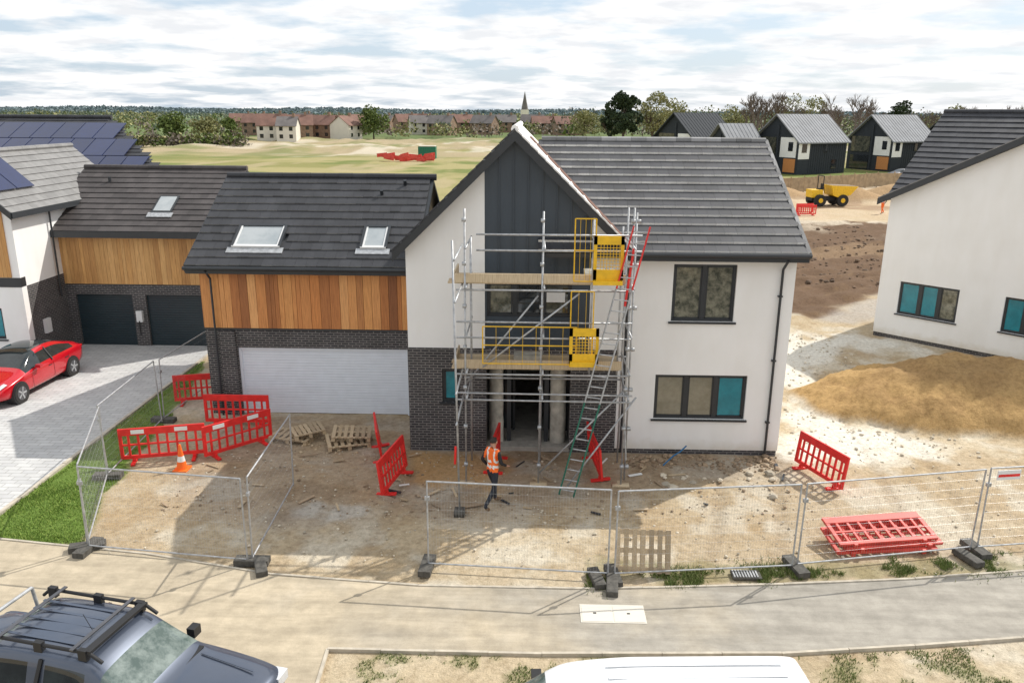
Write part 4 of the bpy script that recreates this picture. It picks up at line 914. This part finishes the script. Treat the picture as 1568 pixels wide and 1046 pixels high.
tree('conifer_tree',at(943,0+230),230,15.5,5.2,'lf_dark',34,120,.5); tree('conifer_tree',at(925,240),240,11,3.5,'lf_dark',20,90,.45)
tree('budding_tree',at(985,235),235,15.5,6.5,'lf_pale',30,70,.36); tree('budding_tree',at(1015,250),250,13.5,6,'lf_pale',26,60,.36); tree('budding_tree',at(885,290),290,10,7,'lf_pale',26,60,.4)
tree('budding_tree',at(1180,290),290,16,8,'lf_pale',24,50,.36); tree('budding_tree',at(1215,280),280,15,7,'lf_pale',26,55,.36); tree('budding_tree',at(1100,290),290,12,7.5,'lf_pale',26,55,.36); tree('budding_tree',at(1060,300),300,11,7,'lf_green',26,55,.36)
tree('budding_tree',at(1420,280),280,13,7,'lf_pale',24,50,.36); tree('budding_tree',at(1530,270),270,14.5,8,'lf_pale',26,55,.36)
for u,y,h in ((1133,235,21),(1145,238,18),(1165,240,20),(1125,240,16),(1195,240,15),(1225,245,15),(1255,230,17),(1275,238,18),(1240,250,16),(1290,244,16),(1305,250,13.5),(1320,260,13),(1355,255,13),(1385,260,14),(1370,250,13),(1405,240,14),(1430,250,14.5),(1445,250,13.5),(1460,260,14.5),(1480,255,14),(1500,250,15.5),(1520,240,15),(1545,260,16),(1562,255,16.5),(1595,250,15)): bare('bare_tree',at(u,y),y,h,5,.027)
tree('dark_evergreen_tree',at(1340,250),250,13.5,5.5,'lf_dark',20,70,.45); tree('green_tree',at(283,215),215,9,4.2,'lf_green',26,80,.35); tree('green_tree',at(580,280),280,11.5,6,'lf_green',30,80,.42); tree('green_tree',at(330,225),225,7.5,4.5,'lf_pale',24,70,.35); tree('green_tree',at(370,228),228,7,4,'lf_green',22,70,.35)
C=[];S=[];MI=[]
def clump(x,y,h,r,n,mi,s):
    d=rng.normal(size=(n,3));d/=np.linalg.norm(d,axis=1,keepdims=True);d[:,2]=np.abs(d[:,2])*1.0
    p=np.array([x,y,h*.15])+d*np.array([r,r,h*.85])*rng.uniform(.55,1,(n,1)); C.append(p);S.append(rng.uniform(.6,1.2,n)*s);MI.append(np.full(n,mi))
for _ in range(340):
    y=rng.uniform(285,480); u=rng.uniform(-100,1750); clump(at(u,y),y,rng.uniform(4,8)*(1.4 if u>870 else 1),rng.uniform(3,6),60,rng.choice([0,1,2,3],p=[.35,.2,.3,.15]),.6)
for _ in range(520):
    y=rng.uniform(480,1200); u=rng.uniform(-100,1750); clump(at(u,y),y,rng.uniform(5,9),rng.uniform(6,16),55,rng.choice([0,0,2]),1.1)
for k in range(90):
    u=205+k*2.0; clump(at(u,212),212+rng.uniform(-2,2),rng.uniform(2.2,4.0),2.4,40,rng.choice([1,3,2]),.42)
for k in range(110):
    u=870+k*7; y=315; clump(at(u,y),y+rng.uniform(-20,20),rng.uniform(7,13.5),6,80,rng.choice([0,2,3,3]),.5)
quads('distant_trees',np.concatenate(C),np.concatenate(S),['lf_haze','lf_green','lf_pale','lf_brown'],np.concatenate(MI))
C=[];S=[];MI=[]
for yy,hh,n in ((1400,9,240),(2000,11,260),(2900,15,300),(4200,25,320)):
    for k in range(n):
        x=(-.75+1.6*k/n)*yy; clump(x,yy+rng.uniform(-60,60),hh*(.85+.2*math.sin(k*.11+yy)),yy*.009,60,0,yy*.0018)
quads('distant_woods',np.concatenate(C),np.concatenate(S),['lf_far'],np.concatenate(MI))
def blades(name,pts,h,mt,w=.008,lean=.5):
    n=len(pts);P=np.array(pts);t=rng.uniform(0,2*np.pi,n);hh=rng.uniform(.5,1,n)*h;dx=np.cos(t)*w;dy=np.sin(t)*w;lx=rng.normal(size=n)*hh*lean;ly=rng.normal(size=n)*hh*lean
    vs=np.stack([np.stack([P[:,0]-dx,P[:,1]-dy,P[:,2]],-1),np.stack([P[:,0]+dx,P[:,1]+dy,P[:,2]],-1),np.stack([P[:,0]+lx,P[:,1]+ly,P[:,2]+hh],-1)],1).reshape(-1,3)
    me=bpy.data.meshes.new(name);me.vertices.add(3*n);me.vertices.foreach_set('co',vs.ravel());me.loops.add(3*n);me.loops.foreach_set('vertex_index',np.arange(3*n,dtype=np.int32));me.polygons.add(n);me.polygons.foreach_set('loop_start',np.arange(n,dtype=np.int32)*3);me.polygons.foreach_set('loop_total',np.full(n,3,np.int32));me.materials.append(M[mt]);me.update(calc_edges=True)
    o=bpy.data.objects.new(name,me);col.objects.link(o)
gp=[(-12.55,15.75),(-9.9,15.5),(-10.4,17),(-10.9,20),(-11.4,24),(-12,27.5),(-12.6,29.5)]
px=rng.uniform(-12.6,-9.8,60000);py=rng.uniform(15.6,29,60000);k=(sdpoly(px,py,gp)+(fbm(px,py,.6,20)-.5)*.5>0)&(rng.random(60000)<.35+fbm(px,py,.8,23))
blades('grass_strip',np.stack([px[k],py[k],np.full(k.sum(),-.03)],-1),.075,'blade',.011)
px=rng.uniform(-3.4,12,60000);py=rng.uniform(9.8,12.9,60000);k=(fbm(px,py,.55,65)+rng.normal(size=60000)*.04>.585)&(py<12.1+np.maximum(0,px-3)*.1)
blades('verge_weeds',np.stack([px[k],py[k],np.full(k.sum(),-.03)],-1),.06,'weed',.010)
px=rng.uniform(1.2,13.5,30000);py=14.35+np.maximum(0,px-2)*.11+rng.normal(size=30000)*.22+.15;k=fbm(px,py,.5,88)+rng.normal(size=30000)*.04>.585
blades('fence_base_weeds',np.stack([px[k],py[k],np.full(k.sum(),-.02)],-1),.10,'weed',.012)
# ------------------------------------------------------------ village
def vhouse(x,y,w,d,rot,wm,rm,he=5,hr=8.2):
    mb=MB(); mb.box(-w/2,w/2,-d/2,d/2,-1,he,wm); mb.ext([(-w/2,-d/2,he),(-w/2,d/2,he),(-w/2,0,hr-.1)],(w,0,0),wm)
    for s in (-1,1): mb.ext([(-w/2-.3,s*(d/2+.4),he-.3),(w/2+.3,s*(d/2+.4),he-.3),(w/2+.3,0,hr),(-w/2-.3,0,hr)],(0,0,.15),rm)
    mb.box(w*.25,w*.25+.8,-.4,.4,hr-.6,hr+1.1,'brick2')
    n=max(2,int(w/3))
    for k in range(n):
        a=-w/2+w*(k+.3)/n
        for z in (.9,3.2): mb.box(a,a+1.1,-d/2-.03,-d/2,z,z+1.2,'glassd')
    mb.build('village_house',loc=(x,y,0),rot=rot)
for u,y,w,rot,wm,rm in ((432,262,9,.2,'cream','redbrown'),(468,275,10,.3,'brick2','redbrown'),(505,283,10,-.2,'brick2','redbrown'),(540,278,8,1.2,'cream','redbrown'),(455,258,6,.1,'cream','greyr'),(410,320,10,0,'brick2','redbrown'),(652,345,11,.3,'cream','greyr'),(680,335,10,-.3,'brick2','greyr'),(706,365,11,.4,'brick2','redbrown'),(742,350,10,-.4,'brick2','greyr'),(628,375,10,.5,'brick2','redbrown'),(772,390,10,.2,'brick2','greyr'),(830,365,12,.1,'brick2','redbrown'),(862,350,12,.3,'brick2','redbrown'),(880,385,11,-.2,'brick2','redbrown'),(388,360,10,.3,'brick2','redbrown'),(562,370,9,.6,'brick2','redbrown'),(596,395,10,-.3,'brick2','greyr'),(725,400,11,0,'brick2','redbrown'),(812,400,11,-.2,'cream','greyr'),(520,340,10,.3,'brick2','redbrown'),(645,410,10,-.3,'brick2','redbrown'),(690,420,10,.3,'cream','redbrown'),(480,370,9,-.4,'brick2','greyr'),(755,430,10,.1,'brick2','redbrown')):
    vhouse(at(u,y),y,w,7.5,rot,wm,rm,4.8,7.8+random.uniform(-.5,.4))
mb=MB(); mb.box(-3,3,-3,3,0,11,'cream'); mb.tube((0,0,11),(0,0,24),2.6,'greyr',8,.1); mb.build('church_spire',loc=(at(800,620),620,0))
# ------------------------------------------------------------ sky, sun, camera
SD=V((.8,.65,1)).normalized(); elev=math.asin(SD.z); az=math.atan2(SD.x,SD.y)
w=bpy.data.worlds.new('World'); sc.world=w; w.use_nodes=True; nt=w.node_tree; bg=nt.nodes['Background']
sky=nt.nodes.new('ShaderNodeTexSky'); sky.sky_type='NISHITA'; sky.sun_disc=False; sky.sun_elevation=elev; sky.sun_rotation=az; sky.dust_density=1.5
tc=nt.nodes.new('ShaderNodeTexCoord'); s=nt.nodes.new('ShaderNodeSeparateXYZ'); nt.links.new(tc.outputs['Generated'],s.inputs[0])
zz=math_(nt,'ADD',math_(nt,'MAXIMUM',s.outputs[2],0),.11)
cb=nt.nodes.new('ShaderNodeCombineXYZ'); nt.links.new(math_(nt,'DIVIDE',s.outputs[0],zz),cb.inputs[0]); nt.links.new(math_(nt,'DIVIDE',s.outputs[1],zz),cb.inputs[1])
n1_=noise(nt,cb.outputs[0],1.3,9,.55); n2_=noise(nt,cb.outputs[0],2.3,8,.55)
cover=ramp(nt,n1_,[(.38,(0,0,0)),(.52,(1,1,1))]); shade=ramp(nt,n2_,[(.38,(7.5,7.65,7.9)),(.52,(9.0,9.0,9.0))])
skyb=mixc(nt,.65,sky.outputs[0],(5.9,7.1,8.5))
nt.links.new(mixc(nt,cover,skyb,shade),bg.inputs[0]); bg.inputs[1].default_value=.118
sun=bpy.data.lights.new('sun','SUN'); sun.energy=4.4; sun.angle=math.radians(.5); sun.color=(1,.955,.88)
so=bpy.data.objects.new('sun',sun); so.rotation_euler=(-SD).to_track_quat('-Z','Y').to_euler(); so.location=(20,20,40); col.objects.link(so)
cam=bpy.data.cameras.new('camera'); cam.sensor_width=36; cam.lens=1220/1568*36; cam.clip_end=9000; cam.clip_start=.1
pitch=math.atan(351/1220)
R=Matrix.Rotation(math.radians(1.3),4,'Z')@Matrix.Rotation(math.pi/2-pitch,4,'X')@Matrix.Rotation(math.radians(.4),4,'Z')
cob=bpy.data.objects.new('camera',cam); cob.matrix_world=Matrix.Translation((0,0,9.3))@R; col.objects.link(cob); sc.camera=cob
sc.view_settings.view_transform='Standard'; sc.view_settings.look='None'; sc.view_settings.exposure=0
